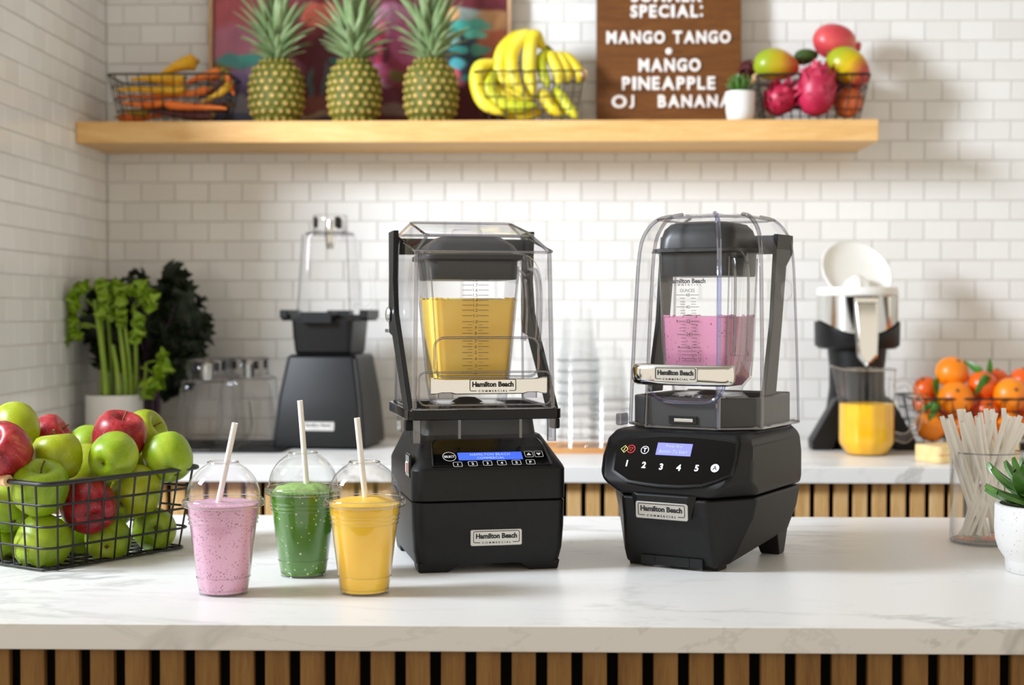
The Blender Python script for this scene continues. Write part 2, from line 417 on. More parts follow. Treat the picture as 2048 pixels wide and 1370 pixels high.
M['apple_red'] = _apple('red_apple_skin', [(.34,(104,8,18)),(.46,(144,18,30)),(.56,(170,44,48)),(.66,(196,100,74)),(.78,(212,154,84))], (222,150,130), (120,120,9))
M['stem'] = noisy('fruit_stem', [(.3,(92,66,36)),(.7,(128,100,56))], (80,80,20), 2, .7)
M['celery'] = noisy('celery_stalk', [(.3,(116,150,34)),(.7,(160,186,66))], (40,40,5), 2, .4)
M['celery_leaf'] = noisy('celery_leaf', [(.3,(104,138,12)),(.7,(146,176,36))], (30,30,30), 2, .5)
M['kale'] = noisy('kale_leaf', [(.3,(10,18,6)),(.7,(32,46,14))], (30,30,30), 2, .6)
M['kale_stem'] = pbr('purple_kale_stem', (74,46,66), .5)
M['leaf'] = noisy('citrus_leaf', [(.3,(40,92,16)),(.7,(76,132,34))], (30,30,30), 2, .35)
M['succ'] = noisy('succulent_leaf', [(.3,(50,90,30)),(.7,(92,138,62))], (30,30,30), 1.5, .3, sss=.1)
M['orange'] = noisy('orange_peel', [(.3,(244,128,4)),(.7,(252,150,18))], (20,20,20), 1, .38, bumpk=.35, bscale=420, coat=.1)
M['orange_deep'] = noisy('deep_orange_peel', [(.3,(226,84,8)),(.7,(240,106,18))], (20,20,20), 1, .32, bumpk=.3, bscale=420, coat=.15)
M['peach'] = noisy('pink_peel', [(.3,(234,104,80)),(.7,(244,138,100))], (20,20,20), 1, .4)
M['banana'] = noisy('banana_peel', [(.3,(218,190,20)),(.5,(238,216,52)),(.7,(246,232,100))], (10,10,10), 1, .45)
M['banana_g'] = noisy('greenish_banana_peel', [(.3,(176,186,20)),(.5,(206,206,40)),(.7,(232,224,84))], (10,10,10), 1, .45)
M['banana_tip'] = pbr('banana_stem_tip', (112,118,34), .6)
M['carrot_o'] = noisy('orange_carrot_skin', [(.3,(232,104,30)),(.7,(250,140,54))], (20,20,60), 1, .55)
M['carrot_y'] = noisy('yellow_carrot_skin', [(.3,(232,164,20)),(.7,(248,196,50))], (20,20,60), 1, .55)
M['carrot_p'] = noisy('purple_carrot_skin', [(.3,(86,46,54)),(.7,(130,76,76))], (20,20,60), 1, .6)
M['carrot_ol'] = noisy('olive_parsnip_skin', [(.3,(156,126,30)),(.7,(186,154,50))], (20,20,60), 1, .6)
M['pine_body'] = noisy('pineapple_rind', [(.3,(58,66,10)),(.6,(92,92,14)),(.8,(140,116,16))], (14,14,14), 1, .6)
M['pine_eye'] = noisy('pineapple_eye_rim', [(.3,(88,96,16)),(.7,(138,124,30))], (30,30,30), 1, .6, rand=40)
M['pine_tip'] = noisy('pineapple_eye_tip', [(.3,(206,160,92)),(.7,(226,182,120))], (30,30,30), 1, .6, rand=40)
M['pine_leaf'] = noisy('pineapple_leaf', [(.3,(106,134,82)),(.6,(148,168,120)),(.8,(184,200,160))], (12,12,12), 1.4, .45, rand=40)
def _mango(name, a, b_, c):
    m, nt, b = newmat(name); v = coords(nt); sp = nt.nodes.new('ShaderNodeSeparateXYZ'); nt.links.new(v, sp.inputs[0])
    n = noise(nt, v, 18, 3); ml = nd(nt, 'ShaderNodeMath', operation='MULTIPLY_ADD'); ml.inputs[1].default_value = 8.5
    ad = nd(nt, 'ShaderNodeMath', operation='MULTIPLY_ADD'); ad.inputs[1].default_value = .45; ad.inputs[2].default_value = .25
    nt.links.new(n.outputs[0], ad.inputs[0]); nt.links.new(sp.outputs[0], ml.inputs[0]); nt.links.new(ad.outputs[0], ml.inputs[2])
    nt.links.new(ramp(nt, ml.outputs[0], [(.15,a),(.5,b_),(.8,c)]).outputs[0], b.inputs['Base Color']); b.inputs['Roughness'].default_value = .32; return m
M['mango'] = _mango('mango_skin', (150,168,30), (206,168,22), (204,96,44))
M['mango2'] = _mango('yellow_mango_skin', (160,172,24), (222,184,10), (190,70,56))
M['pom'] = noisy('pomegranate_skin', [(.3,(176,40,56)),(.6,(214,78,82)),(.8,(226,140,76))], (9,9,9), 1, .35)
M['pom_dark'] = noisy('dark_pomegranate_skin', [(.3,(70,10,20)),(.7,(120,24,36))], (9,9,9), 1, .4)
M['pom_o'] = noisy('orange_pomegranate_skin', [(.3,(184,60,40)),(.7,(220,124,60))], (9,9,9), 1, .4)
M['dragon'] = noisy('dragon_fruit_skin', [(.3,(160,16,52)),(.7,(200,42,84))], (14,14,14), 1, .4)
M['dragon_scale'] = noisy('dragon_fruit_scale', [(.3,(182,34,72)),(.7,(212,74,100))], (14,14,14), 1, .45, rand=12)
M['avocado'] = noisy('avocado_skin', [(.3,(40,66,20)),(.7,(70,100,36))], (30,30,30), 1, .5, bumpk=.3)
M['soil'] = pbr('dark_soil', (52,40,30), .9)
M['frame'] = wood('picture_frame_wood', (176,134,98), (200,160,122), (214,180,146), (6,6,2), .5, 5, 2)
def _speckpot():
    m, nt, b = newmat('speckled_white_ceramic'); v = coords(nt)
    vo = nt.nodes.new('ShaderNodeTexVoronoi'); vo.inputs['Scale'].default_value = 330; nt.links.new(v, vo.inputs['Vector'])
    nz = noise(nt, v, 160, 2); gt = nd(nt, 'ShaderNodeMath', operation='GREATER_THAN'); gt.inputs[1].default_value = .58; nt.links.new(nz.outputs[0], gt.inputs[0])
    lt = nd(nt, 'ShaderNodeMath', operation='LESS_THAN'); lt.inputs[1].default_value = .22; nt.links.new(vo.outputs['Distance'], lt.inputs[0])
    ml = nd(nt, 'ShaderNodeMath', operation='MULTIPLY'); nt.links.new(gt.outputs[0], ml.inputs[0]); nt.links.new(lt.outputs[0], ml.inputs[1])
    nt.links.new(mixc(nt, ml.outputs[0], (216,215,213), (104,94,90)), b.inputs['Base Color']); b.inputs['Roughness'].default_value = .55
    bump(nt, b, noise(nt, v, 140, 3).outputs[0], .12); return m
M['speckpot'] = _speckpot()
# ================================================================== setting
CT, BT, ST = 0.91, 0.945, 1.7155          # front worktop, back worktop, shelf top
YW, XL = 3.80, -1.127                      # tiled faces
fl = struct(mk('floor', MB().box(-4, 4, -1.5, 4.0, -.05, 0), M['floor'], smooth=False))
wb = struct(mk('wall_back', MB().box(XL-.15, 2.2, YW+.0036, YW+.12, 0, 2.72), M['grout'], smooth=False))
wl = struct(mk('wall_left', MB().box(XL-.12, XL-.0036, 3.03, YW+.006, 0, 2.72), [M['grout']], smooth=False))
struct(mk('trim_1', MB().box(XL-.125, XL-.0005, 3.017, 3.03, 0, 2.72), M['plaster'], smooth=False))

struct(mk('ceiling', MB().box(-4, 4, -1.2, 4.0, 2.72, 2.8), M['plaster'], smooth=False))
TW, TH, TG = .0861, .0500, .0021
def tile_geo(w_, h_, d=.006, b=.0011):
    x, z = (w_-TG)/2, (h_-TG)/2
    v = [(-x,0,-z),(x,0,-z),(x,0,z),(-x,0,z),(-x,-d+b,-z),(x,-d+b,-z),(x,-d+b,z),(-x,-d+b,z),
         (-x+b,-d,-z+b),(x-b,-d,-z+b),(x-b,-d,z-b),(-x+b,-d,z-b)]
    f = [(8,9,10,11)]+[(4+i,4+(i+1)%4,8+(i+1)%4,8+i) for i in range(4)]+[(i,(i+1)%4,4+(i+1)%4,4+i) for i in range(4)]
    return v, f
_tm = {}
def tile_wall(parent, length0, length1, z0, z1, toworld, phase, keep):
    """rows of running-bond tiles between two ends; KEEP tells which become single parts, the rest join into one"""
    rest = MB(); n = 0; rows = range(int((z0-1.5424)/TH)-1, int((z1-1.5424)/TH)+1)
    for k in rows:
        zc = 1.5424+(k+.5)*TH
        if zc < z0 or zc > z1: continue
        off = phase+(TW/2 if k % 2 == 0 else 0)
        i = math.floor((length0-off)/TW)-1
        while off+i*TW < length1:
            a, b = max(off+i*TW, length0), min(off+(i+1)*TW, length1); i += 1
            if b-a < .012: continue
            wq = round(b-a, 4); c = (a+b)/2
            rx, rz = rnd.gauss(0, .0035), rnd.gauss(0, .0035)
            if keep(c, zc) and n < 300:
                if wq not in _tm:
                    v, f = tile_geo(wq, TH); _tm[wq] = mesh_of('tile', MB().add(v, f), M['tile'], True, 20)
                loc, rot = toworld(c, zc); o = place('tile', _tm[wq], parent, loc, (rx, 0, rot+rz)); n += 1
            else:
                v, f = tile_geo(wq, TH); loc, rot = toworld(c, zc)
                Mx = Matrix.Translation(loc) @ Euler((rx, 0, rot+rz)).to_matrix().to_4x4()
                rest.add([Mx @ Vector(p) for p in v], f)
    if rest.v: mk('tile_field', rest, M['tile'], parent, True, 20, kind='stuff')
    return n
def keep_b(x, z):
    if z < 1.02 or z > 2.06: return False
    if 1.64 < z < 1.73 and x < .75: return False
    if z > 1.73 and (-.86 < x < -.10): return False                    # behind the painting
    if 1.73 < z < 1.87 and x < .78: return False
    if z < 1.50 and (-.36 < x < .02 or .18 < x < .56): return False     # behind the two blenders
    if z < 1.35 and x < -.62: return False
    return -1.13 < x < 1.22
tile_wall(wb, XL, 1.42, .95, 2.5, lambda c, z: ((c, YW+.006, z), 0), -.996-10*TW, keep_b)
tile_wall(wl, -YW, -3.03, .95, 2.5, lambda c, z: ((XL-.006, -c, z), pi/2), -YW-.02, lambda c, z: .98 < z < 2.12)

# back counter
sl_mesh = {}
def slat_body(name, label, x0, x1, yf, depth, z0, z1, pitch, wid, phase, th=.012, mat='slat'):
    t = thing(name, label, 'counter', ((x0+x1)/2, yf, 0)); cx = (x0+x1)/2
    mk('body_panel', MB().box(x0-cx, x1-cx, th, depth, z0, z1), M['felt'], t, False)
    me = mesh_of('slat', MB().add(*tile_slat(wid, th, z1-z0)), M[mat], True, 20)
    x = phase
    while x > x0+wid: x -= pitch
    while x+wid < x1:
        place('slat', me, t, (x+wid/2-cx, th, z0)); x += pitch
    return t
def tile_slat(w_, th, h):
    c = .0012; x = w_/2
    pts = [(-x, 0), (-x, -th+c), (-x+c, -th), (x-c, -th), (x, -th+c), (x, 0)]
    v = [(p[0], p[1], 0) for p in pts]+[(p[0], p[1], h) for p in pts]
    f = [(i, (i+1) % 6, 6+(i+1) % 6, 6+i) for i in range(6)]+[(5,4,3,2,1,0),(6,7,8,9,10,11)]
    return v, f
px_ = W(1821.5, 1000, 3.11).x
slat_body('slatted_counter', 'oak slatted back counter standing along the tiled wall', -1.12, 1.42, 3.11, .66, .0, BT-.034, .0394, .0290, px_)
tag(mk('worktop', MB().box(-1.12, 1.44, 3.085, 3.793, BT-.034, BT), M['marble'], bevel=.002, loc=(0,0,0)), 'veined white worktop of the back counter along the tiled wall', 'worktop')
px_ = W(600, 1340, 1.70).x
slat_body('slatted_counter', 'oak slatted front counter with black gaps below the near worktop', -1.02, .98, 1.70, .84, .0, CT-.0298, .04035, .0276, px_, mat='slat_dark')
tag(mk('worktop', MB().box(-1.06, 1.02, 1.684, 2.592, CT-.0298, CT), M['marble'], bevel=.0012), 'veined white worktop of the front counter carrying the two blenders', 'worktop')

# shelf
sh = mk('floating_shelf', MB().box(-.949, .949, -.125, .123, -.0255, .0255), M['shelf'], bevel=.0018, loc=(-.177, 3.675, ST-.0255))
tag(sh, 'thick oak floating shelf on the tiled wall carrying fruit and a sign', 'shelf')

# ================================================================== wire basket
def wire_basket(name, label, lt, wt, lb, wb_, h, nl, nw, nh, rw, rr, loc, rotz, handles=0, single=False, group=None):
    """open tapered basket; long side along x. handles: 1 = wooden grip at -x end, 2 = both ends"""
    t = thing(name, label, 'basket', loc, rotz, group); cr = min(.018, wt*.12)
    def ring(k, rad):
        f = k/nh; l, w_ = lb+(lt-lb)*f, wb_+(wt-wb_)*f
        return [(x, y, .003+(h-.003)*f) for x, y, _ in rrect(-l/2, l/2, -w_/2, w_/2, cr, 4)]
    mk('rim', MB().tube(ring(nh, 0), rr, 8, True), M['wire'], t)
    wires = []
    for k in range(nh): wires.append((ring(k, 0), True))
    for i in range(nl+1):
        f = -.5+i/nl; a = f*(lt-2*cr)*.985; b = f*(lb-2*cr)
        wires.append(([(a,-wt/2,h),(b,-wb_/2,.003),(b,wb_/2,.003),(a,wt/2,h)], False))
    for i in range(nw+1):
        f = -.5+i/nw; a = f*(wt-2*cr)*.985; b = f*(wb_-2*cr)
        wires.append(([(-lt/2,a,h),(-lb/2,b,.003),(lb/2,b,.003),(lt/2,a,h)], False))
    if single:
        for p, c in wires: mk('wire', MB().tube(p, rw, 6, c), M['wire'], t, ang=60)
    else:
        m = MB()
        for p, c in wires: m.tube(p, rw, 5, c)
        mk('wire_grid', m, M['wire'], t, ang=60, kind='stuff')
    for sx in ((-1, 1) if handles == 2 else (-1,) if handles else ()):
        mk('wooden_grip', MB().tube([(sx*lt/2, -wt*.22, h+.001), (sx*lt/2, wt*.22, h+.001)], .0085, 14), M['beech'], t, bevel=.001)
    return t

# ================================================================== shelf things
PPX = lambda Y: F/Y
# painting
def painting():
    x0, x1 = W(430, 120, 3.765).x, W(1013, 120, 3.765).x; z0, z1 = ST+.012, ST+.62
    c = ((x0+x1)/2, 3.750, ST)
    t = thing('framed_painting', 'colourful abstract painting in a pale wood frame behind the pineapples', 'painting', c, rot=(-R(2.0), 0, 0))
    pal = [(110,32,48)]
    P = [(470,40,120,80,(142,66,72)),(470,68,60,45,(140,84,104)),(485,100,58,16,(42,116,112)),(505,92,30,10,(52,128,120)),(500,128,60,14,(112,92,128)),(465,142,70,20,(92,74,112)),(440,128,22,26,(84,88,36)),
         (470,165,60,16,(84,70,100)),(465,190,60,22,(116,118,126)),(480,215,60,14,(72,84,110)),(470,232,90,14,(34,28,62)),
         (640,90,70,95,(82,24,36)),(610,20,60,40,(120,40,52)),(645,8,44,26,(212,110,94)),(622,150,7,42,(66,92,92)),(652,140,9,36,(76,88,96)),(672,100,14,10,(48,104,96)),(668,160,8,30,(52,86,98)),(632,190,50,22,(124,70,60)),(640,212,60,10,(150,130,110)),(655,226,70,16,(40,34,66)),
         (790,60,70,80,(170,62,100)),(790,20,70,36,(206,140,176)),(764,70,16,60,(222,74,116)),(812,60,30,50,(200,96,146)),(752,126,40,18,(196,124,168)),(768,145,26,12,(206,150,190)),(800,130,44,30,(150,44,76)),(772,85,10,26,(96,30,60)),(798,132,20,17,(112,100,30)),(760,178,40,26,(120,50,78)),(792,198,34,18,(150,124,116)),(800,230,90,20,(98,18,28)),(840,60,22,90,(196,112,150)),
         (940,80,60,70,(40,58,78)),(990,70,34,70,(176,92,64)),(980,20,60,22,(186,140,96)),(925,8,40,12,(150,170,170)),(940,30,40,14,(60,160,150)),(900,14,20,20,(226,170,110)),(915,32,24,11,(66,178,168)),(950,50,22,11,(96,190,172)),(905,55,18,12,(160,210,220)),(918,78,22,10,(74,188,190)),(962,80,20,10,(72,152,136)),(940,96,30,8,(30,54,60)),(914,108,20,11,(98,210,226)),(965,108,18,8,(72,146,136)),(938,136,22,9,(70,160,156)),(896,128,24,16,(226,92,112)),(912,148,22,10,(214,110,150)),(930,200,90,50,(92,22,34)),(985,170,30,60,(112,40,36)),(870,180,30,40,(104,26,44))]
    nx, nz = 150, 150; v = []; f = []; cols = []
    for j in range(nz+1):
        for i in range(nx+1):
            u, q = i/nx, j/nz; x = x0+(x1-x0)*u; z = z0+(z1-z0)*q
            v.append((x-c[0], 0, z-c[2]))
            px = 430+583*u; py = 240-(z-ST)/3.765*F; c0 = Vector(lin((108,30,46)))
            wx, wy = mnoise.noise((px*.03, py*.03, 3))*9, mnoise.noise((px*.03, py*.03, 9))*8
            for a, b, rx, ry, cc in P:
                d = math.hypot((px+wx-a)/rx, (py+wy-b)/ry)
                al = max(0, min(1, (1.12-d)/.42)); al = al*al*(3-2*al)
                if al > 0: c0 = c0.lerp(Vector(lin(cc)), al*.92)
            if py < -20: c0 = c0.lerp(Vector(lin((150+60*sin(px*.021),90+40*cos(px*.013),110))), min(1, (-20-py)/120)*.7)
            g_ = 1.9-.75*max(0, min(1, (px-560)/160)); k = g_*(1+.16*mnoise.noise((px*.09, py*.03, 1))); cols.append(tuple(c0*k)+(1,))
    for j in range(nz):
        for i in range(nx):
            a = j*(nx+1)+i; f.append((a, a+1, a+nx+2, a+nx+1))
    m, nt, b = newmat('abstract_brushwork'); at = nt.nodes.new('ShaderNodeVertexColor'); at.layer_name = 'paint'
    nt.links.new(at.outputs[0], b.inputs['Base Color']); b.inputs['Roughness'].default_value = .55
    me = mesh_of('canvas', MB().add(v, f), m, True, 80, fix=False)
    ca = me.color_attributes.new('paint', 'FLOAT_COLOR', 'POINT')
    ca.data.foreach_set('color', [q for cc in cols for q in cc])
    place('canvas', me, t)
    a, b_, zt = x0-c[0], x1-c[0], z1-c[2]; fr = W(424, 100, 3.765).x; wd = .012
    mk('frame', MB().box(a-wd, a-.002, -.014, .012, .0005, zt+wd).box(b_+.002, b_+wd, -.014, .012, .0005, zt+wd).box(a-.002, b_+.002, -.014, .012, .0005, .0115).box(a-.002, b_+.002, -.014, .012, zt+.0005, zt+wd), M['frame'], t, False)
    mk('backing', MB().box(a-.002, b_+.002, .004, .010, .0115, zt), M['felt'], t, False)
painting()

# pineapples
def eye_mesh():
    m = MB(); n = 6
    r0 = [(.0112*cos(2*pi*i/n+pi/6)*1.0, .0112*sin(2*pi*i/n+pi/6)*1.06, -.0018) for i in range(n)]
    r1 = [(.0068*cos(2*pi*i/n+pi/6), .0068*sin(2*pi*i/n+pi/6), .0022) for i in range(n)]
    r2 = [(.0042*cos(2*pi*i/n+pi/6), .0042*sin(2*pi*i/n+pi/6), .0036) for i in range(n)]
    m.loft([r0, r1], False, False, mi=0); m.loft([r1, r2], False, False, mi=0)
    b = len(m.v); m.add(r2+[(0, .0012, .0054)], [(i, (i+1) % n, n) for i in range(n)], 1)
    return mesh_of('eye', m, [M['pine_eye'], M['pine_tip']], True, 50)
EYE = eye_mesh()
def leaf_mesh(name, L, wd, curl, mat, n=7, fold=.35, thick=.0009, taper=1.0):
    """pointed strap leaf growing along +z, bending towards +y"""
    m = MB(); vs = []; fs = []
    for k in range(n+1):
        t = k/n; a = curl*t; y = L*(1-cos(a))/max(curl, 1e-3) if curl else 0; z = L*sin(a)/max(curl, 1e-3) if curl else L*t
        h = wd*.5*((1-t)**.62*taper+(1-taper))*(.72+.28*min(1, t*6)) if k < n else wd*.02
        ny, nz = cos(a), -sin(a)
        for s_ in (-1, 0, 1):
            d = fold*h*(abs(s_)); vs.append((s_*h, y-ny*d, z-nz*d))
        for s_ in (-1, 0, 1):
            d = fold*h*(abs(s_))-thick-.25*h*(1-abs(s_))*fold; vs.append((s_*h*.98, y-ny*d, z-nz*d))
    for k in range(n):
        a, b = k*6, (k+1)*6
        fs += [(a,a+1,b+1,b),(a+1,a+2,b+2,b+1),(a+3,b+3,b+4,a+4),(a+4,b+4,b+5,a+5),(a,b,b+3,a+3),(a+2,a+5,b+5,b+2)]
    return mesh_of(name, m.add(vs, fs), mat, True, 60)
PL = [leaf_mesh('leaf', .10, .028, .55, M['pine_leaf']), leaf_mesh('leaf', .135, .031, .35, M['pine_leaf']), leaf_mesh('leaf', .15, .029, .15, M['pine_leaf'])]
def pineapple(px, Y, label, seed, rw=.064, h=.158, tw=0):
    rr = random.Random(seed); p = W(px, 200, Y)
    t = thing('pineapple', label, 'pineapple', (p.x, Y, ST), tw, 'pineapples on the oak shelf')
    prof = lambda s: rw*(1-abs(2*s-.92)**3.2*.42)*(1 if s < .97 else .9)
    m = MB().lathe([(0, 0)]+[(prof(k/16)*(.84 if k == 0 else 1), h*k/16) for k in range(17)]+[(0, h+.002)], 36)
    mk('body', m, M['pine_body'], t, ang=60)
    rows = 9
    for j in range(rows):
        s = (j+.5)/rows; r_ = prof(s); n = max(8, int(round(2*pi*.066/.0225)))
        for i in range(n):
            a = 2*pi*(i+(j % 2)*.5)/n+rr.gauss(0, .02)
            slope = (prof(min(1, s+.03))-prof(max(0, s-.03)))/(.06*h)
            nrm = Vector((cos(a), sin(a), -slope)).normalized()
            q = nrm.to_track_quat('Z', 'Y').to_euler()
            k = r_/rw*rr.uniform(.92, 1.04)
            place('eye', EYE, t, (r_*cos(a), r_*sin(a), h*s), q, (k, k, rr.uniform(.8, 1.3)))
    tiers = [(15, .019, 50, 0, .62), (14, .018, 44, 0, .82), (12, .016, 37, 0, .98), (11, .014, 30, 1, .90), (9, .012, 22, 1, 1.0), (8, .009, 16, 2, 1.0), (6, .006, 9, 2, 1.12), (4, .003, 4, 2, 1.25)]
    for k, (n, r_, tilt, mi, sc) in enumerate(tiers):
        for i in range(n):
            a = 2*pi*(i+.5*(k % 2))/n+rr.gauss(0, .12); tl = R(tilt+rr.gauss(0, 4))
            o = place('leaf', PL[mi], t, (r_*cos(a), r_*sin(a), h-.004+k*.011), Euler((-tl, 0, a-pi/2), 'XYZ'), sc*rr.uniform(.9, 1.1))
    # a stub that the leaves grow from
    mk('crown_core', MB().lathe([(.019, h-.004), (.013, h+.04), (.006, h+.085), (0, h+.11)], 12), M['pine_leaf'], t)
pineapple(553, 3.626, 'left pineapple of three, beside the carrot basket', 1, .0645)
pineapple(709, 3.626, 'middle pineapple of three on the oak shelf', 2, .063, tw=.4)
pineapple(862, 3.626, 'right pineapple of three, beside the banana basket', 3, .063, tw=.9)

# carrot basket
cxm = (W(210,190,3.60).x+W(466,190,3.60).x)/2
lt = W(466,190,3.585).x-W(210,190,3.585).x
wire_basket('wire_basket', 'black wire basket of carrots at the left end of the oak shelf', lt-.012, .15, lt-.06, .125, .118, 9, 4, 4, .0014, .0026, (cxm, 3.662, ST), 0)
def root(kind, px0, px1, Y0, Y1, r, mat, label, top=None):
    """carrot from thick end px0 to tip px1"""
    a, b = W(*px0, Y0), W(*px1, Y1); L = (b-a).length; r *= 1.22
    t = thing(kind, label, 'carrot' if kind == 'carrot' else 'parsnip', a, group='root vegetables in the shelf basket')
    d = (b-a); n = 9; pts = []; rad = []
    for k in range(n+1):
        s = k/n; pts.append(d*s+Vector((0, .003*sin(s*5), .004*sin(s*4+r*300)))); rad.append(r*(.55 if k == 0 else .98 if k == 1 else (1-.78*s**1.3)*(1+.03*sin(k*2.3))))
    mk('root', MB().tube(pts, rad, 12), M[mat], t, ang=60)
    u = d.normalized()
    mk('crown_stub', MB().tube([u*.002, -u*.010], [r*.3, r*.22], 8), M['carrot_ol'], t)
sx = lambda x, y: (140+x/4.096, y/4.096)
root('parsnip', sx(1030,505), sx(760,590), 3.66, 3.655, .0175, 'carrot_y', 'thick yellow parsnip lying highest on the pile of carrots')
root('carrot', sx(930,640), sx(500,665), 3.625, 3.64, .0125, 'carrot_y', 'yellow carrot just under the basket rim')
root('carrot', sx(945,712), sx(380,752), 3.605, 3.61, .0115, 'carrot_y', 'long yellow carrot across the middle of the basket front')
root('carrot', sx(960,755), sx(385,805), 3.62, 3.625, .008, 'carrot_o', 'slim orange carrot under the long yellow carrot')
root('carrot', sx(770,835), sx(425,858), 3.605, 3.605, .009, 'carrot_o', 'short orange carrot at lower left of the basket')
root('carrot', sx(775,840), sx(1285,905), 3.60, 3.60, .0105, 'carrot_o', 'bright orange carrot pointing right at the basket front')
root('carrot', sx(1140,720), sx(800,795), 3.612, 3.62, .009, 'carrot_o', 'thin orange carrot slanting up to the right')
root('carrot', sx(1235,575), sx(960,690), 3.645, 3.64, .013, 'carrot_o', 'stout orange carrot rising to the right rim')
root('carrot', sx(1235,650), sx(1050,830), 3.63, 3.62, .0115, 'carrot_p', 'purple carrot slanting at the right side')
root('carrot', sx(1310,690), sx(1080,850), 3.615, 3.61, .009, 'carrot_y', 'yellow carrot slanting at the right end')
root('carrot', sx(640,900), sx(430,925), 3.62, 3.62, .010, 'carrot_ol', 'olive carrot low at the left of the basket')
root('carrot', sx(1160,940), sx(600,925), 3.62, 3.62, .0115, 'carrot_p', 'purple carrot lying along the basket floor')
root('carrot', sx(400,960), sx(760,965), 3.65, 3.65, .011, 'carrot_o', 'dark orange carrot at the very bottom')
root('carrot', sx(900,880), sx(480,850), 3.665, 3.66, .012, 'carrot_p', 'dark purple carrot deep in the middle of the pile')
root('carrot', sx(1300,860), sx(1000,900), 3.665, 3.66, .012, 'carrot_p', 'dark purple carrot deep at the right end')
root('carrot', sx(1290,610), sx(1345,790), 3.64, 3.625, .0085, 'carrot_o', 'orange carrot standing steep against the right end')

# banana basket
l0 = W(1172,190,3.585).x-W(944,190,3.585).x; cxm = (W(944,190,3.60).x+W(1172,190,3.60).x)/2
wire_basket('wire_basket', 'black wire basket of bananas between the painting and the sign', l0-.008, .16, l0-.05, .13, .122, 9, 5, 4, .0011, .0022, (cxm, 3.668, ST), 0, 2)
bx = lambda x, y: (930+x/6.85, 50+y/6.85)
def bunch(label, fingers, stem=None):
    p0 = W(*bx(*fingers[0][0][0]), fingers[0][1])
    t = thing('banana_bunch', label, 'bananas', p0, group='bananas in the shelf basket')
    for pts, Y0, Y1, r, mat in fingers:
        n = len(pts); P = smoothpath([W(*bx(*p), Y0+(Y1-Y0)*i/(n-1))-p0 for i, p in enumerate(pts)], 5); m = len(P)
        rad = []
        for k in range(m):
            s = k/(m-1); rad.append(r*(min(1, .38+2.6*s) if s < .24 else 1 if s < .72 else max(.3, 1-((s-.72)/.28)**2*.72)))
        b = mk('banana', MB().tube(P, rad, 8), M[mat], t, ang=80)
        e = P[-1]; d = (P[-1]-P[-2]).normalized()
        mk('blossom_tip', MB().tube([e-d*.002, e+d*.005], [r*.34, r*.2], 6), M['banana_tip'], b)
    if stem:
        a, b = W(*bx(*stem[0]), stem[2])-p0, W(*bx(*stem[1]), stem[2])-p0
        mk('bunch_stem', MB().tube([a, (a+b)/2+Vector((0,0,.004)), b], [.0085, .008, .007], 8), M['banana_tip'], t)
bunch('banana bunch arching over the top of the basket', [
    ([(1080,310),(780,150),(520,340),(480,650),(640,840)], 3.66, 3.62, .0165, 'banana'),
    ([(1085,320),(850,140),(660,340),(650,680),(790,940)], 3.655, 3.605, .0165, 'banana'),
    ([(1090,320),(960,140),(890,350),(890,700),(950,960)], 3.655, 3.60, .0165, 'banana'),
    ([(1120,340),(1040,480),(1080,690),(1140,850)], 3.655, 3.615, .0135, 'banana_g'),
    ([(1150,370),(1190,450),(1270,640),(1290,830)], 3.66, 3.63, .015, 'banana'),
    ([(1180,380),(1310,470),(1390,640),(1400,790)], 3.665, 3.645, .015, 'banana'),
    ([(1200,390),(1420,470),(1545,640),(1555,790)], 3.67, 3.66, .0145, 'banana')], ((1060,300),(1190,375),3.66))
bunch('banana bunch curling down the left side of the basket', [
    ([(430,500),(210,580),(160,800),(260,1060),(520,1220)], 3.63, 3.605, .0185, 'banana'),
    ([(430,560),(300,700),(340,880),(560,1010),(760,1050)], 3.65, 3.63, .0185, 'banana'),
    ([(500,700),(520,880),(700,960),(1000,980)], 3.66, 3.64, .018, 'banana'),
    ([(420,620),(330,860),(460,1060),(720,1120),(980,1100)], 3.62, 3.612, .0175, 'banana_g'),
    ([(440,640),(420,980),(620,1200),(850,1210),(1060,1190)], 3.655, 3.64, .018, 'banana')])
bunch('small banana bunch pointing down at the right of the basket', [
    ([(1060,870),(1100,1000),(1190,1140),(1320,1230)], 3.62, 3.605, .0145, 'banana'),
    ([(1230,860),(1340,1010),(1430,1150),(1530,1270)], 3.63, 3.605, .0135, 'banana_g'),
    ([(1200,890),(1260,1050),(1300,1150),(1330,1260)], 3.65, 3.645, .014, 'banana')])

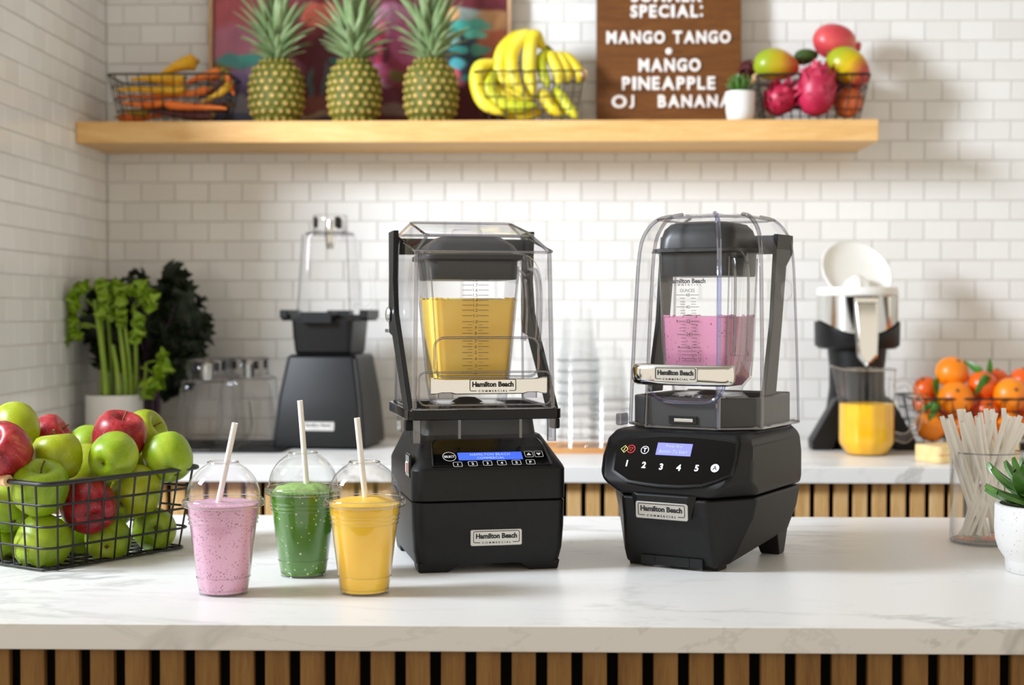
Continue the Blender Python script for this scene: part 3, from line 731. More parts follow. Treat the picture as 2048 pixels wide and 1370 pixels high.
# letter board
def letter_board():
    Y = 3.735; a, b = W(1192.5, 120, Y), W(1482, 120, Y); cx = (a.x+b.x)/2; wd = b.x-a.x
    th = -R(3.0); o = Vector((cx, 3.715, ST))
    t = thing('letter_board', 'brown wooden menu board with white letters leaning on the shelf', 'sign', o, rot=(th, 0, 0))
    mk('board', MB().box(-wd/2, wd/2, 0, .012, .0008, .46), M['board'], t, bevel=.001)
    Rm = Euler((th, 0, 0)).to_matrix(); n = Rm @ Vector((0,-1,0))
    def loc(px, py):
        d = ray(px, py); s = (o-CAMP).dot(n)/d.dot(n); p = Rm.transposed() @ (CAMP+d*s-o); return p
    cache = {}
    def line(txt, x0, x1, y0, y1):
        # lay out with the font's own advance, then scale into the span
        v, f, asp = text_geo(txt, .035, 1.06)
        xs = []; per = []
        for ch in txt:
            if ch == ' ': per.append((ch, .42)); continue
            _, _, s = text_geo(ch, .035); per.append((ch, {'I': .3, ':': .26}.get(ch, s*(1.0))))
        gap = .17; tot = sum(p[1] for p in per)+gap*(len(per)-1)
        A, B = loc(x0, y1), loc(x1, y0); k = (B.x-A.x)/tot; hh = B.z-A.z; x = A.x
        for ch, wv in per:
            ww = wv*k
            if ch != ' ':
                key = (ch, round(ww, 4), round(hh, 4))
                if key not in cache:
                    mm = MB()
                    if ch == ':':
                        for zz in (-.32, .32): mm.sphere((0, -.002, zz*hh), hh*.13, 10, 6, (1, .3, 1))
                    else: put_text(mm, ch, ww, hh, facing((0,0,0), (1,0,0), (0,0,1)), .035, d=.004)
                    cache[key] = mesh_of('letter', mm, M['letter'], False)
                place('letter', cache[key], t, (x+ww/2, -.0004, (A.z+B.z)/2))
            x += (wv+gap)*k
    line('SUMMER', 1262, 1404, -22, 5); line('SPECIAL:', 1261, 1406, 10, 36)
    line('MANGO TANGO', 1213, 1461, 62, 88); line('MANGO', 1277, 1401, 117.5, 144); line('PINEAPPLE', 1244, 1430, 153.5, 180.5)
    line('OJ', 1223, 1268, 190.5, 217); line('BANANA', 1316, 1462, 190, 215.5)
    p = loc(1338, 103); m = MB().sphere((0, -.0025, 0), .0085, 14, 8, (1, .35, 1)); mk('bullet', m, M['letter'], t, loc=tuple(p))
letter_board()

# little pot on the shelf
SL = [leaf_mesh('leaf', .040, .013, .5, M['succ'], 6, .25, .0018), leaf_mesh('leaf', .034, .012, .9, M['succ'], 6, .25, .0018)]
def shelf_pot():
    p = W(1481, 240, 3.575)
    t = thing('potted_succulent', 'small spiky succulent in a white cup on the shelf by the sign', 'plant', (p.x, 3.585, ST))
    r = .0355; h = .069
    mk('pot', MB().lathe([(0,0),(r*.74,0),(r*.86,.004),(r*.95,h*.35),(r,h*.97),(r*.99,h),(r*.93,h),(r*.9,h*.9),(0,h*.88)], 40), M['pot'], t, ang=50)
    mk('soil', MB().lathe([(r*.9,h*.9),(0,h*.93)], 20), M['soil'], t)
    q = random.Random(3)
    for k, (n, tl, mi, sc) in enumerate(((9, 74, 1, 1.05), (8, 52, 0, .95), (7, 32, 0, .9), (4, 12, 0, .8))):
        for i in range(n):
            a = 2*pi*(i+.4*k)/n+q.gauss(0, .15)
            place('leaf', SL[mi], t, (.004*cos(a), .004*sin(a), h*.97+k*.003), Euler((R(tl+q.gauss(0,6)), 0, a+pi/2)), sc*1.15)
shelf_pot()

# right fruit basket
fx = lambda x, y: (1420+x/4.42, y/4.42)
l0 = W(1744,190,3.585).x-W(1513,190,3.585).x; cxm = (W(1513,190,3.60).x+W(1744,190,3.60).x)/2
wire_basket('wire_basket', 'black wire basket of mangoes and dragon fruit at the right end of the shelf', l0-.006, .16, l0-.05, .13, .112, 9, 5, 4, .0013, .0026, (cxm, 3.668, ST), 0, 2)
def ovoid(name, label, cat, px, Y, rx, rz, mat, rot=(0,0,0), ry=None, kind='mango', stem=True, group='fruit in the right shelf basket'):
    p = W(*px, Y); t = thing(name, label, cat, p, group=group, rot=rot); ry = ry or rz
    m = MB(); n, k = 28, 16; vs = []
    prof = [(sin(pi*j/k), -cos(pi*j/k)) for j in range(k+1)]; prof[0] = (0, -1); prof[-1] = (0, 1)
    m.lathe(prof, n)
    for i, (x, y, z) in enumerate(m.v):       # long axis to x
        X, Y_, Z = z, y, x
        if kind == 'mango': s = 1-.16*X; m.v[i] = (X*rx, Y_*ry*s, Z*rz*s+.10*rz*(1-X*X)*1.0)
        elif kind == 'avo': s = 1-.22*X; m.v[i] = (X*rx, Y_*ry*s, Z*rz*s)
        else:
            a = math.atan2(Z, Y_); s = 1+.025*cos(5*a); m.v[i] = (X*rx, Y_*ry*s, Z*rz*s)
    mk('skin', m, M[mat], t, ang=80)
    if kind == 'pom':
        pr = [(.010, -.003), (.0085, .006), (.012, .015)]; mm = MB().lathe(pr, 18, lobes=6, amp=.22)
        mm.xform(Matrix.Translation((rx*.95, 0, 0)) @ Matrix.Rotation(pi/2, 4, 'Y')); mk('calyx', mm, M[mat], t, solid=.0015)
    elif stem: mk('stem', MB().tube([(-rx*.985, 0, .06*rz), (-rx-.006, .001, .1*rz)], [.004, .003], 8), M['stem'], t)
    return t
mm_ = lambda px, Y: px/4.42*Y/F
Y = 3.63
ovoid('mango', 'green and orange mango lying across the left rim of its basket', 'mango', fx(588,585), 3.625, mm_(205,Y), mm_(140,Y), 'mango', (0,R(6),R(8)))
ovoid('mango', 'yellow mango with a red flank tilted at the right rim', 'mango', fx(1222,600), 3.625, mm_(212,Y), mm_(150,Y), 'mango2', (0,R(36),R(-8)))
ovoid('pomegranate', 'big red pomegranate crowning the fruit basket', 'pomegranate', fx(1100,368), 3.665, mm_(200,Y), mm_(158,Y), 'pom', (0,R(10),R(18)), kind='pom')
ovoid('avocado', 'green avocado tucked between the two mangoes', 'avocado', fx(850,500), 3.69, mm_(110,Y), mm_(70,Y), 'avocado', (0,R(-10),0), kind='avo')
ovoid('pomegranate', 'orange red pomegranate low at the right side of the basket', 'pomegranate', fx(1222,905), 3.635, mm_(142,Y), mm_(128,Y), 'pom_o', (0,R(-60),R(20)), kind='pom')
ovoid('pomegranate', 'dark red pomegranate behind the little white pot', 'pomegranate', fx(350,620), 3.69, mm_(95,Y), mm_(92,Y), 'pom_dark', (0,R(20),R(-120)), kind='pom')
ovoid('pomegranate', 'dark red pomegranate hidden deep behind the dragon fruit', 'pomegranate', fx(790,830), 3.69, mm_(150,Y), mm_(140,Y), 'pom_dark', (0,0,0), kind='pom')
ovoid('pomegranate', 'dark red pomegranate at the back of the right basket', 'pomegranate', fx(1090,760), 3.70, mm_(150,Y), mm_(140,Y), 'pom_dark', (0,0,0), kind='pom')
def scale_mesh():
    m = MB(); n = 5; L, wd = .026, .020; vs = []; fs = []
    for k in range(n+1):
        t = k/n; h = wd/2*(1-t**1.6)*(1-.15*(1-t)); z = L*t; y = .010*t*t
        vs += [(-h, y, z), (0, y+.002*(1-t), z), (h, y, z), (0, y-.0025*(1-t), z)]
    for k in range(n):
        a, b = 4*k, 4*k+4
        for i in range(4): fs.append((a+i, a+(i+1) % 4, b+(i+1) % 4, b+i))
    return mesh_of('scale', m.add(vs, fs), M['dragon_scale'], True, 60)
SCL = scale_mesh()
def dragon(label, px, Y, r, h, rot, seed):
    p = W(*px, Y); t = thing('dragon_fruit', label, 'dragon fruit', p, group='dragon fruits', rot=rot); q = random.Random(seed)
    prof = lambda s: r*math.sqrt(max(0, 1-(2*s-1)**2))**.85
    mk('skin', MB().lathe([(0, -h)]+[(prof(k/18), -h+2*h*k/18) for k in range(1, 18)]+[(0, h)], 28), M['dragon'], t, ang=80)
    for j in range(6):
        s = .12+.76*j/5; n = 6
        for i in range(n):
            a = 2*pi*(i+.5*(j % 2))/n+q.gauss(0, .1); rr = prof(s)
            place('scale', SCL, t, (rr*.97*cos(a), rr*.97*sin(a), -h+2*h*s), Euler((-R(6+12*(1-s)), 0, a-pi/2)), (1.2*rr/r, .6, q.uniform(.75, 1.0)))
    mk('tip', MB().lathe([(.008, h*.93), (.006, h+.004), (0, h+.006)], 12), M['dragon_scale'], t)
dragon('dragon fruit lying on its side at the left of the basket', fx(610,880), 3.615, mm_(135,Y), mm_(150,Y), (R(62), R(10), R(14)), 5)
dragon('dragon fruit standing upright in the middle of the basket', fx(940,795), 3.605, mm_(172,Y), mm_(232,Y), (R(4), R(3), .4), 6)
# ================================================================== back counter things
def crock_and_greens():
    Y = 3.52; p = W(229, 800, Y); r = 57*Y/F
    t = thing('crock', 'plain white cylindrical crock holding celery in the tiled corner', 'crock', (p.x, Y, BT))
    h = CAMZ-(790-622)/F*Y*1.0-BT
    mk('body', MB().lathe([(0,0),(r*.96,0),(r,.004),(r,h-.002),(r*.985,h),(r*.93,h),(r*.92,h-.01),(r*.92,.02),(0,.02)], 48), M['pot'], t, ang=50)
    # celery
    c = thing('celery_bunch', 'bunch of pale green celery standing in the white crock', 'celery', (p.x, Y, BT+.022))
    q = random.Random(11); top = {}
    st = [((213,790),(190,600),.0125),((238,790),(225,690),.0115),((252,790),(233,612),.0105),((270,790),(268,610),.0095),((205,790),(203,640),.0095),((262,790),(250,655),.009),((225,790),(214,620),.009),((283,795),(292,725),.007)]
    for i, (b, e, r_) in enumerate(st):
        yy = Y-.02+.012*(i % 4)-(.02 if i in (0,1,2) else 0)
        B = W(b[0], b[1], yy); E_ = W(e[0], e[1], yy); D = Vector((B.x*.5+p.x*.5, yy, BT+.026))
        P = smoothpath([D-Vector((p.x,Y,BT+.022)), B-Vector((p.x,Y,BT+.022)), (B+E_)/2-Vector((p.x-.003,Y,BT+.022)), E_-Vector((p.x,Y,BT+.022))], 4)
        n = len(P); o = mk('stalk', MB().tube(P, [r_*(1.15-.5*k/n) for k in range(n)], 10, flat=.6, up=(0,1,.01)), M['celery'], c, ang=70)
        top[i] = P[-1]
    def frond(base, dirv, size, seed):
        q = random.Random(seed); m = MB()
        m.tube([(0,0,0), (size*.25,0,size*.1), (size*.5,0,size*.1)], [.0022,.0018,.001], 6)
        for k in range(7):
            a = -1.3+2.6*k/6; cx = size*(.45+.2*cos(a)); cz = size*(.1+.34*sin(a)); rr = size*q.uniform(.2, .3)
            ring = []
            for s_ in range(14):
                b = 2*pi*s_/14; w_ = rr*(1+.28*sin(b*5+k))*.8
                ring.append((cx+w_*cos(b), .012*sin(b*3+k)*size/.06, cz+w_*sin(b)))
            m.add(ring+[(cx, .01*size/.06*(1 if k % 2 else -1), cz)], [(i, (i+1) % 14, 14) for i in range(14)])
        o = mk('leaf', m, M['celery_leaf'], c, ang=80); o.location = base
        d = Vector(dirv).normalized(); o.rotation_euler = (q.uniform(-.4,.4), -math.asin(max(-1,min(1,d.z))), math.atan2(d.y, d.x)); return o
    off = Vector((p.x, Y, BT+.022))
    fr = [((186,612),(-.6,-.2,.3),.075),((205,610),(.1,-.5,.8),.07),((225,615),(.4,-.3,.7),.075),((262,625),(.6,-.2,.6),.085),((275,612),(.7,-.3,.4),.075),((172,630),(-.8,.1,.1),.06),((160,650),(-1,0,.0),.05),
          ((240,650),(.2,-.5,.4),.07),((258,668),(.5,-.5,.1),.07),((282,735),(.6,-.2,-.5),.085),((295,725),(.7,-.1,-.1),.06),((285,760),(.5,-.3,-.8),.06),((140,655),(-.5,0,-.7),.06),((152,650),(-.7,0,-.5),.05),((228,640),(-.3,-.5,.5),.07),((215,640),(.3,-.5,.6),.06),((180,655),(-.7,-.3,-.2),.06)]
    for k, (px, d, s_) in enumerate(fr):
        frond(W(px[0], px[1], Y-.045+.012*(k % 4))-off, d, s_, k)
    sp = [W(x, y, Y-.03)-off for x, y in ((196,655),(170,648),(140,652))]
    mk('stalk', MB().tube(smoothpath(sp, 4), .003, 6), M['celery'], c)
    # kale bunch
    Yk = 3.62; kp = W(300, 850, Yk)
    k_ = thing('kale_bunch', 'big dark curly kale bunch behind the celery', 'kale', (kp.x, Yk, BT))
    ko = Vector((kp.x, Yk, BT)); q = random.Random(21)
    for i, (bx_, ex) in enumerate(((296,290),(305,300),(313,312),(302,318),(290,280))):
        a = Vector((kp.x+(bx_-300)*.0012, Yk+.008*(i-2), BT+.001)); b = W(ex, 730, Yk-.01*(i % 3))
        mk('stem', MB().tube([a-ko, (a+b)/2-ko+Vector((.004,0,0)), b-ko], [.008,.007,.006], 8), M['kale_stem'], k_)
    hub = W(298, 745, Yk)-ko
    tips = [(170,640),(185,610),(205,585),(235,590),(262,562),(292,575),(318,580),(352,556),(372,590),(392,620),(405,655),(398,700),(375,740),(345,765),(318,770),(330,640),(350,680),(300,640),(190,680),(250,640),(210,650),(370,660),(310,700)]
    for i, (x, y) in enumerate(tips):
        e = W(x, y, Yk+(-.05+.035*(i % 4)))-ko; d = e-hub; L = d.length; m = MB(); vs = []; fs = []; nu, nv = 12, 14
        u = d.normalized(); s_ = u.cross(Vector((0,-1,.15))).normalized(); nn = s_.cross(u); wid = .052+.014*q.random(); ph = q.random()*6
        for a in range(nu+1):
            t = a/nu; wv = wid*(sin(pi*min(1, t*.9+.1))**.6)*(.35+.65*t)
            for b in range(nv+1):
                f = 2*b/nv-1; ed = abs(f)**2
                lat = f*wv*(1+.12*sin(t*22+f*3+ph)); rip = ed*.020*sin(t*30+f*4+ph)+ed*.010*sin(t*57+ph*3); back = .028*ed
                lon = L*t*1.05+ed*.010*sin(f*19+t*20+ph)+.018*(1-f*f)*(1 if t > .9 else 0)*0
                P = hub+u*lon+s_*(lat+.006*ed*sin(t*44+ph))+nn*(rip-back+.05*t*t*(.5-q.random()*0))
                vs.append(tuple(P))
        for a in range(nu):
            for b in range(nv):
                c0 = a*(nv+1)+b; fs.append((c0, c0+1, c0+nv+2, c0+nv+1))
        lf = mk('leaf', m.add(vs, fs), M['kale'], k_, ang=80)
        mk('midrib', MB().tube([hub+u*.0+nn*.002, hub+u*L*.5+nn*.0145, hub+u*L*.95+nn*.047], [.0035,.0028,.001], 6), M['kale_stem'], lf)
    # frilled leaf edges that make the bunch look curly
    FR = []
    for q_ in range(5):
        m = MB(); vs = []; fs = []; nr, na = 5, 44; g = random.Random(q_)
        for a in range(nr+1):
            r_ = .034*a/nr
            for b in range(na):
                an = 2*pi*b/na; e = (a/nr)**1.6
                vs.append((r_*cos(an)*(1+.16*e*sin(an*11+q_)), r_*sin(an)*(1+.16*e*sin(an*9+q_*2)), e*(.013*sin(an*8+q_*1.3)+.007*sin(an*15+q_))-.010*(a/nr)**2))
        for a in range(nr):
            for b in range(na): fs.append((a*na+b, a*na+(b+1) % na, (a+1)*na+(b+1) % na, (a+1)*na+b))
        FR.append(mesh_of('frill', m.add(vs, fs), M['kale'], True, 80))
    g = random.Random(5); out = [(170,640),(178,612),(196,592),(215,575),(238,584),(258,562),(280,572),(300,580),(322,572),(346,556),(362,566),(378,590),(392,612),(404,640),(404,675),(398,705),(384,735),(366,758),(345,772),(322,776)]
    pts = out+[(300+(x-300)*f+g.gauss(0,8), 680+(y-680)*f+g.gauss(0,8)) for f in (.78,.55,.32) for x, y in out]+[(190,668),(205,690),(212,710),(300,770),(310,760)]
    for x, y in pts:
        P_ = W(x, y, Yk+g.uniform(-.05, .06))-ko
        place('frill', FR[g.randrange(5)], k_, P_, Euler((pi/2+g.uniform(-.8,.6), g.uniform(-.6,.6), g.uniform(0, 6))), g.uniform(.7, 1.1))
crock_and_greens()

def inverted_jar(name, label, loc, rotz, s=1.0, group=None):
    """empty square blender jar standing mouth down"""
    t = thing(name, label, 'blender jar', loc, rotz, group)
    R_ = lambda h, z, r: [(x*s, y*s, z*s) for x, y, z in rrect(-h, h, -h, h, r, 6, z)]
    m = MB().loft([R_(.070,.0,.022), R_(.0685,.02,.022), R_(.060,.135,.022), R_(.056,.160,.026), R_(.048,.168,.03)], False, True)
    mk('body', m, M['jar'], t, ang=50)
    mk('rim_bead', MB().tube(R_(.0705,.002,.022), .002, 6, True), M['edge'], t)
    mk('shoulder_bead', MB().tube(R_(.057,.159,.026), .0018, 6, True), M['edge'], t)
    mk('collar', MB().lathe([(.049*s,.166*s),(.049*s,.205*s),(.046*s,.209*s)], 32), M['jar'], t, solid=.002)
    mk('collar_bead', MB().tube([(.049*s*cos(2*pi*i/28), .049*s*sin(2*pi*i/28), .207*s) for i in range(28)], .0018, 6, True), M['edge'], t)
    for a in (.5, 2.2, 3.9, 5.4):
        mk('drive_lug', MB().box(-.006,.006,-.004,.004,-.010,.010), M['rubber'], t, bevel=.002, loc=(.040*s*cos(a), .040*s*sin(a), .192*s), rot=(0,0,a+pi/2))
    mk('blade_hub', MB().lathe([(.012,.158),(.014,.166),(.014,.19),(.008,.196),(0,.197)], 20), M['satin'], t)
    h = mk('handle', MB().tube(smoothpath([(.068*s,0,.012*s),(.098*s,0,.016*s),(.110*s,0,.05*s),(.104*s,0,.11*s),(.096*s,0,.132*s)], 5), .0085*s, 10, flat=.7, up=(0,1,0)), M['jar'], t, ang=70)
    mk('handle_edge', MB().tube(smoothpath([(.070*s,.0062*s,.020*s),(.090*s,.0062*s,.024*s),(.101*s,.0062*s,.054*s),(.096*s,.0062*s,.11*s)], 5), .0014, 6), M['edge'], h)
    return t
g = G(455, 897, BT)
mt = mk('drying_mat', MB().loft([rrect(-.155,.155,-.125,.125,.015,5,0), rrect(-.155,.155,-.125,.125,.015,5,.007), rrect(-.150,.150,-.120,.120,.012,5,.007), rrect(-.149,.149,-.119,.119,.012,5,.004)]), M['rubber'], loc=(W(452,880,3.5).x, 3.485, BT+.0002))
tag(mt, 'black rubber mat under the upturned clear jars', 'mat')
for (px, Y, rz, sc, lab) in ((415, 3.425, .12, .98, 'clear empty jar upside down on the mat, nearest the counter edge'), (499, 3.565, -.1, .98, 'clear empty jar upside down right beside the rear blender'), (432, 3.700, 1.57, .95, 'clear empty jar upside down at the back of the mat')):
    inverted_jar('blender_jar', lab, (W(px, 880, Y).x, Y, BT+.0045), rz, sc, 'upturned jars on the mat')

BRAND1, BRAND2 = 'Hamilton Beach', 'COMMERCIAL'
def logo(m, w_, h_, Mx, border=True, mi=0):
    """the maker's plate print: name over a spaced small line, in a rounded border open below"""
    put_text(m, BRAND1, w_*.86, h_*.36, Mx @ Matrix.Translation((0, h_*.12, .0004)), .045, mi=mi)
    put_text(m, BRAND2, w_*.60, h_*.135, Mx @ Matrix.Translation((0, -h_*.33, .0004)), .02, 1.7, mi=mi)
    if border:
        frame_ring(m, w_*.97, h_*.80, h_*.12, h_*.045, Mx @ Matrix.Translation((0, h_*.06, 0)), .0004, mi, gap=(-w_*.34, w_*.34))
    return m
def badge(t, w_, h_, Mx, parent_part=None, name='badge'):
    m = MB().loft([[tuple(Mx @ Vector(p)) for p in rrect(-w_/2,w_/2,-h_/2,h_/2,h_*.12,4,-.001)], [tuple(Mx @ Vector(p)) for p in rrect(-w_/2,w_/2,-h_/2,h_/2,h_*.12,4,.0016)], [tuple(Mx @ Vector(p)) for p in rrect(-w_/2+.0008,w_/2-.0008,-h_/2+.0008,h_/2-.0008,h_*.1,4,.0024)]])
    b = mk(name, m, M['satin'], t, ang=30)
    mk('lettering', logo(MB(), w_*.93, h_*.9, Mx @ Matrix.Translation((0,0,.0023))), M['ink'], b, False)
    return b

def rear_blender():
    Y = 3.445; p = W(635, 880, Y); th = -R(7)
    t = thing('blender', 'black blender with a clear upturned jar on the back counter by the tiled wall', 'blender', (p.x, Y, BT), th)
    RR = lambda hx, y0, y1, r, z: rrect(-hx, hx, y0, y1, r, 5, z)
    mk('base', MB().loft([RR(.110,0,.215,.014,.006), RR(.110,0,.215,.014,.03), RR(.100,.012,.215,.014,.12), RR(.084,.03,.21,.014,.212), RR(.078,.04,.20,.012,.218)]), M['black'], t, bevel=.001)
    for sx_ in (-1, 1):
        for yy in (.03, .185): mk('foot', MB().lathe([(.013,0),(.015,.003),(.015,.008)], 16), M['rubber'], t, loc=(sx_*.085, yy, 0))
    for sx_ in (-1, 1): mk('side_trim', MB().tube([(sx_*.1045,.002,.02),(sx_*.0955,.0125,.115),(sx_*.08,.031,.208)], .0022, 6), M['grey'], t)
    mk('housing', MB().loft([RR(.066,.045,.185,.012,.219), RR(.068,.04,.19,.012,.226), RR(.074,.034,.197,.014,.298), RR(.070,.04,.19,.012,.302)]), M['black'], t, bevel=.001)
    mk('locking_ring', MB().loft([RR(.104,.06,.16,.006,.297), RR(.104,.06,.16,.006,.312)]).box(-.044,.03,.012,.06,.292,.318).box(-.02,.034,.155,.205,.296,.322), M['black'], t, bevel=.0015)
    for sx_ in (-1, 1): mk('latch', MB().box(sx_*.096-.010, sx_*.096+.010, .05, .17, .303, .323), M['black'], t, bevel=.003)
    # upturned jar
    JR = lambda h, z, r: [(x, y+.115, z) for x, y, _ in rrect(-h, h, -h, h, r, 6)]
    j = mk('jar', MB().loft([JR(.066,.318,.02), JR(.064,.34,.02), JR(.055,.49,.02), JR(.052,.505,.024)], False, True), M['jar'], t, ang=50)
    for sx_ in (-1, 1): mk('jar_edge', MB().tube([(sx_*.063,.055,.322),(sx_*.0535,.066,.50)], .0018, 6), M['edge'], j)
    mk('jar_base', MB().lathe([(.056,.500),(.058,.504),(.050,.508)], 28, (0,.115,0)), M['edge'], j)
    mk('collar', MB().lathe([(.042,.505),(.042,.545),(.039,.548)], 28, (0,.115,0)), M['jar'], j, solid=.002)
    for a in (3.6, 5.5, 1.2): mk('drive_lug', MB().box(-.007,.007,-.005,.005,-.013,.013), M['rubber'], j, bevel=.004, loc=(.035*cos(a), .115+.035*sin(a), .530), rot=(0,0,a+pi/2))
    mk('blade_hub', MB().lathe([(0,.466),(.008,.467),(.011,.48),(.013,.50),(.009,.535),(0,.536)], 20, (0,.115,0)), M['chrome'], j)
    mk('handle', MB().tube(smoothpath([(.060,.115,.335),(.085,.115,.325),(.104,.115,.34),(.104,.115,.37),(.100,.115,.42)], 5), .008, 10, flat=.7, up=(0,1,0)), M['jar'], j, ang=70)
    # badge on the leaning front
    n = Vector((0, -.09, .012)); a = math.atan2(.012, .09)
    u = Vector((0, .012, .09)).normalized(); c = Vector((0, .0032, .054))
    badge(t, .078, .021, facing(c, (1,0,0), u))
rear_blender()

# cups on a wooden tray
tr = W(1165, 880, 3.42)
tg = mk('serving_tray', MB().loft([rrect(-.10,.10,-.075,.075,.02,6,0), rrect(-.104,.104,-.079,.079,.022,6,.013), rrect(-.100,.100,-.075,.075,.02,6,.013), rrect(-.098,.098,-.073,.073,.02,6,.006)]), M['tray'], loc=(tr.x-.01, 3.44, BT+.0002), bevel=.0008)
tag(tg, 'low wooden tray under the stacked clear cups', 'tray')
CUPS = mesh_of('cup_shell', MB().lathe([(.047,0),(.0455,.003),(.030,.118),(.0285,.120),(0,.120)], 32), M['stack'], ang=50)
CUPR = mesh_of('rim', MB().tube([(.047*cos(2*pi*i/32), .047*sin(2*pi*i/32), .0012) for i in range(32)], .0016, 5, True), M['edge'])
ORD = ['topmost','second','third','fourth','fifth','sixth','seventh','eighth','ninth']
def stack(px, Y, n, step, which, grp):
    x = W(px, 880, Y).x
    for k in range(n):
        o = ORD[n-1-k]; o = o+' clear plastic cup' if o == 'topmost' else 'clear plastic cup, '+o+' from the top,' if k else 'clear plastic cup at the bottom'
        t = thing('plastic_cup', o+' in the '+which+' stack on the tray', 'cup', (x, Y, BT+.0065+k*step), 0, grp)
        place('cup_shell', CUPS, t); place('rim', CUPR, t)
stack(1156, 3.435, 9, .025, 'taller', 'clear cups in the taller stack')
stack(1218, 3.445, 6, .022, 'shorter', 'clear cups in the shorter stack')

def juicer():
    Y = 3.54; k = F/Y; p = W(1713, 880, Y); Z = lambda y: CAMZ-(y-622)/k-BT
    t = thing('citrus_juicer', 'black citrus juicer with a chrome bowl and raised white hopper', 'juicer', (p.x, Y, BT))
    a = math.atan2
    mk('column', MB().lathe([(.086,.004),(.084,.03),(.072,.08),(.064,.14),(.064,.19),(.068,.225),(.068,.245),(.0,.246)], 48), M['black'], t, ang=50)
    for sx_ in (-1, 1):
        prof = [(sx_*.052, .125), (sx_*.066, .115), (sx_*.120, .022), (sx_*.118, .0), (sx_*.072, .0), (sx_*.05, .05)]
        mk('leg', MB().prism(prof, -.085, -.03), M['black'], t, bevel=.004)
    mk('foot_plate', MB().loft([rrect(-.10,.10,-.02,.11,.03,5,0), rrect(-.095,.095,-.02,.105,.03,5,.012)]), M['black'], t, bevel=.002)
    # collar with a dipped upper edge
    m = MB(); n = 48; rings = []
    for r_, zf in ((.088, lambda a: .232), (.098, lambda a: .24), (.099, lambda a: .262+.034*(abs(cos(a))**2.2)), (.0955, lambda a: .262+.034*(abs(cos(a))**2.2)), (.094, lambda a: .245)):
        rings.append([(r_*cos(2*pi*i/n), r_*sin(2*pi*i/n), zf(2*pi*i/n)) for i in range(n)])
    mk('collar', m.loft(rings, True, False), M['black'], t, ang=50)
    mk('bowl', MB().lathe([(.060,.248),(.084,.256),(.0935,.27),(.0945,.353),(.0965,.356),(.092,.358),(.089,.35),(.06,.33),(0,.325)], 56), M['chrome'], t, ang=40)
    sp = [(-.028,.350),(.028,.350),(.026,.262),(.024,.215),(.0,.192),(-.020,.215),(-.024,.262)]
    m = MB(); m.loft([[(x, -.0965, z) for x, z in sp], [(x*1.02, -.104, z) for x, z in sp]])
    m.loft([[(x, -.113 if z < .3 else -.102, z) for x, z in sp], [(x*.8, -.12 if z < .3 else -.1035, (z-.27)*.9+.27) for x, z in sp]])
    mk('spout', m, M['chrome'], t, bevel=.0015)
    mm = MB(); put_text(mm, 'HAMILTON BEACH', .052, .006, facing((0, -.1046, .338), (1,0,0), (0,0,1))); put_text(mm, 'COMMERCIAL', .036, .004, facing((0, -.1046, .329), (1,0,0), (0,0,1)))
    mk('lettering', mm, M['ink'], t, False)
    mk('hopper', MB().lathe([(.092,.352),(.094,.362),(.092,.374),(.088,.376),(.07,.368),(0,.362)], 48), M['white_plastic'], t)
    lid = MB().lathe([(0,-.012),(.05,-.009),(.078,0),(.088,.010),(.085,.012),(.076,.004),(.048,-.004),(0,-.007)], 48)
    mk('hopper_lid', lid, M['white_plastic'], t, loc=(.0,.025,.408), rot=(R(58), 0, R(14)))
    mk('reamer', MB().lathe([(.032,.362),(.028,.385),(.012,.402),(0,.406)], 24, lobes=8, amp=.08), M['white_plastic'], t)
juicer()
def pitcher():
    g = G(1733, 898, BT); Y = 3.36; k = F/Y; p = W(1733, 880, Y); Z = lambda y: CAMZ-(y-622)/k-BT
    t = thing('glass_pitcher', 'fluted glass pitcher half full of orange juice before the juicer', 'pitcher', (p.x, Y, BT))
    r = 55/k; h = Z(738); n = 60; rings = []
    prof = [(r*.66,.0),(r*.74,.002),(r*.98,.026),(r,.036),(r*.985,h*.6),(r*1.02,h*.97),(r*1.03,h)]
    for R_, z in prof:
        ring = []
        for i in range(n):
            a = 2*pi*i/n; s = 1+.018*cos(12*a)*(1 if z > .01 else .3); sp = max(0, cos(a-pi*.98))**14; f = max(0, (z-h*.8)/(h*.2))
            rr = R_*s+sp*f*.016; ring.append((rr*cos(a), rr*sin(a), z+sp*f*.008))
        rings.append(ring)
    mk('body', MB().loft(rings, True, False), M['glass'], t, ang=60)
    top = rings[-1]; mk('rim_bead', MB().tube(top, .0019, 6, True), M['bright'], t)
    jz = Z(806)
    jr = [[(x*.965, y*.965, z) for x, y, z in rg] for rg in rings[:4]]; jr = [[(x, y, max(z, .003)) for x, y, z in rg] for rg in jr]
    jr.append([(x*.965*(.99), y*.965*.99, jz) for x, y, z in rings[3]])
    mk('juice', MB().loft(jr), M['orange_juice'], t, ang=50)
    mk('handle', MB().tube(smoothpath([(r*.98,0,h*.80),(r*1.45,0,h*.83),(r*1.86,0,h*.62),(r*1.80,0,h*.36),(r*1.42,0,h*.20),(r*.98,0,h*.22)], 6), .0075, 12, flat=.75, up=(0,1,0)), M['glass'], t, ang=70)
    mk('handle_edge', MB().tube(smoothpath([(r*1.0,-.006,h*.755),(r*1.42,-.006,h*.785),(r*1.73,-.006,h*.61),(r*1.68,-.006,h*.38),(r*1.38,-.006,h*.25),(r*1.0,-.006,h*.265)], 6), .0017, 6), M['bright'], t)
    mk('handle_edge', MB().tube(smoothpath([(r*.98,-.004,h*.86),(r*1.48,-.004,h*.89),(r*1.98,-.004,h*.62),(r*1.91,-.004,h*.34),(r*1.46,-.004,h*.15),(r*.98,-.004,h*.175)], 6), .0017, 6), M['bright'], t)
pitcher()

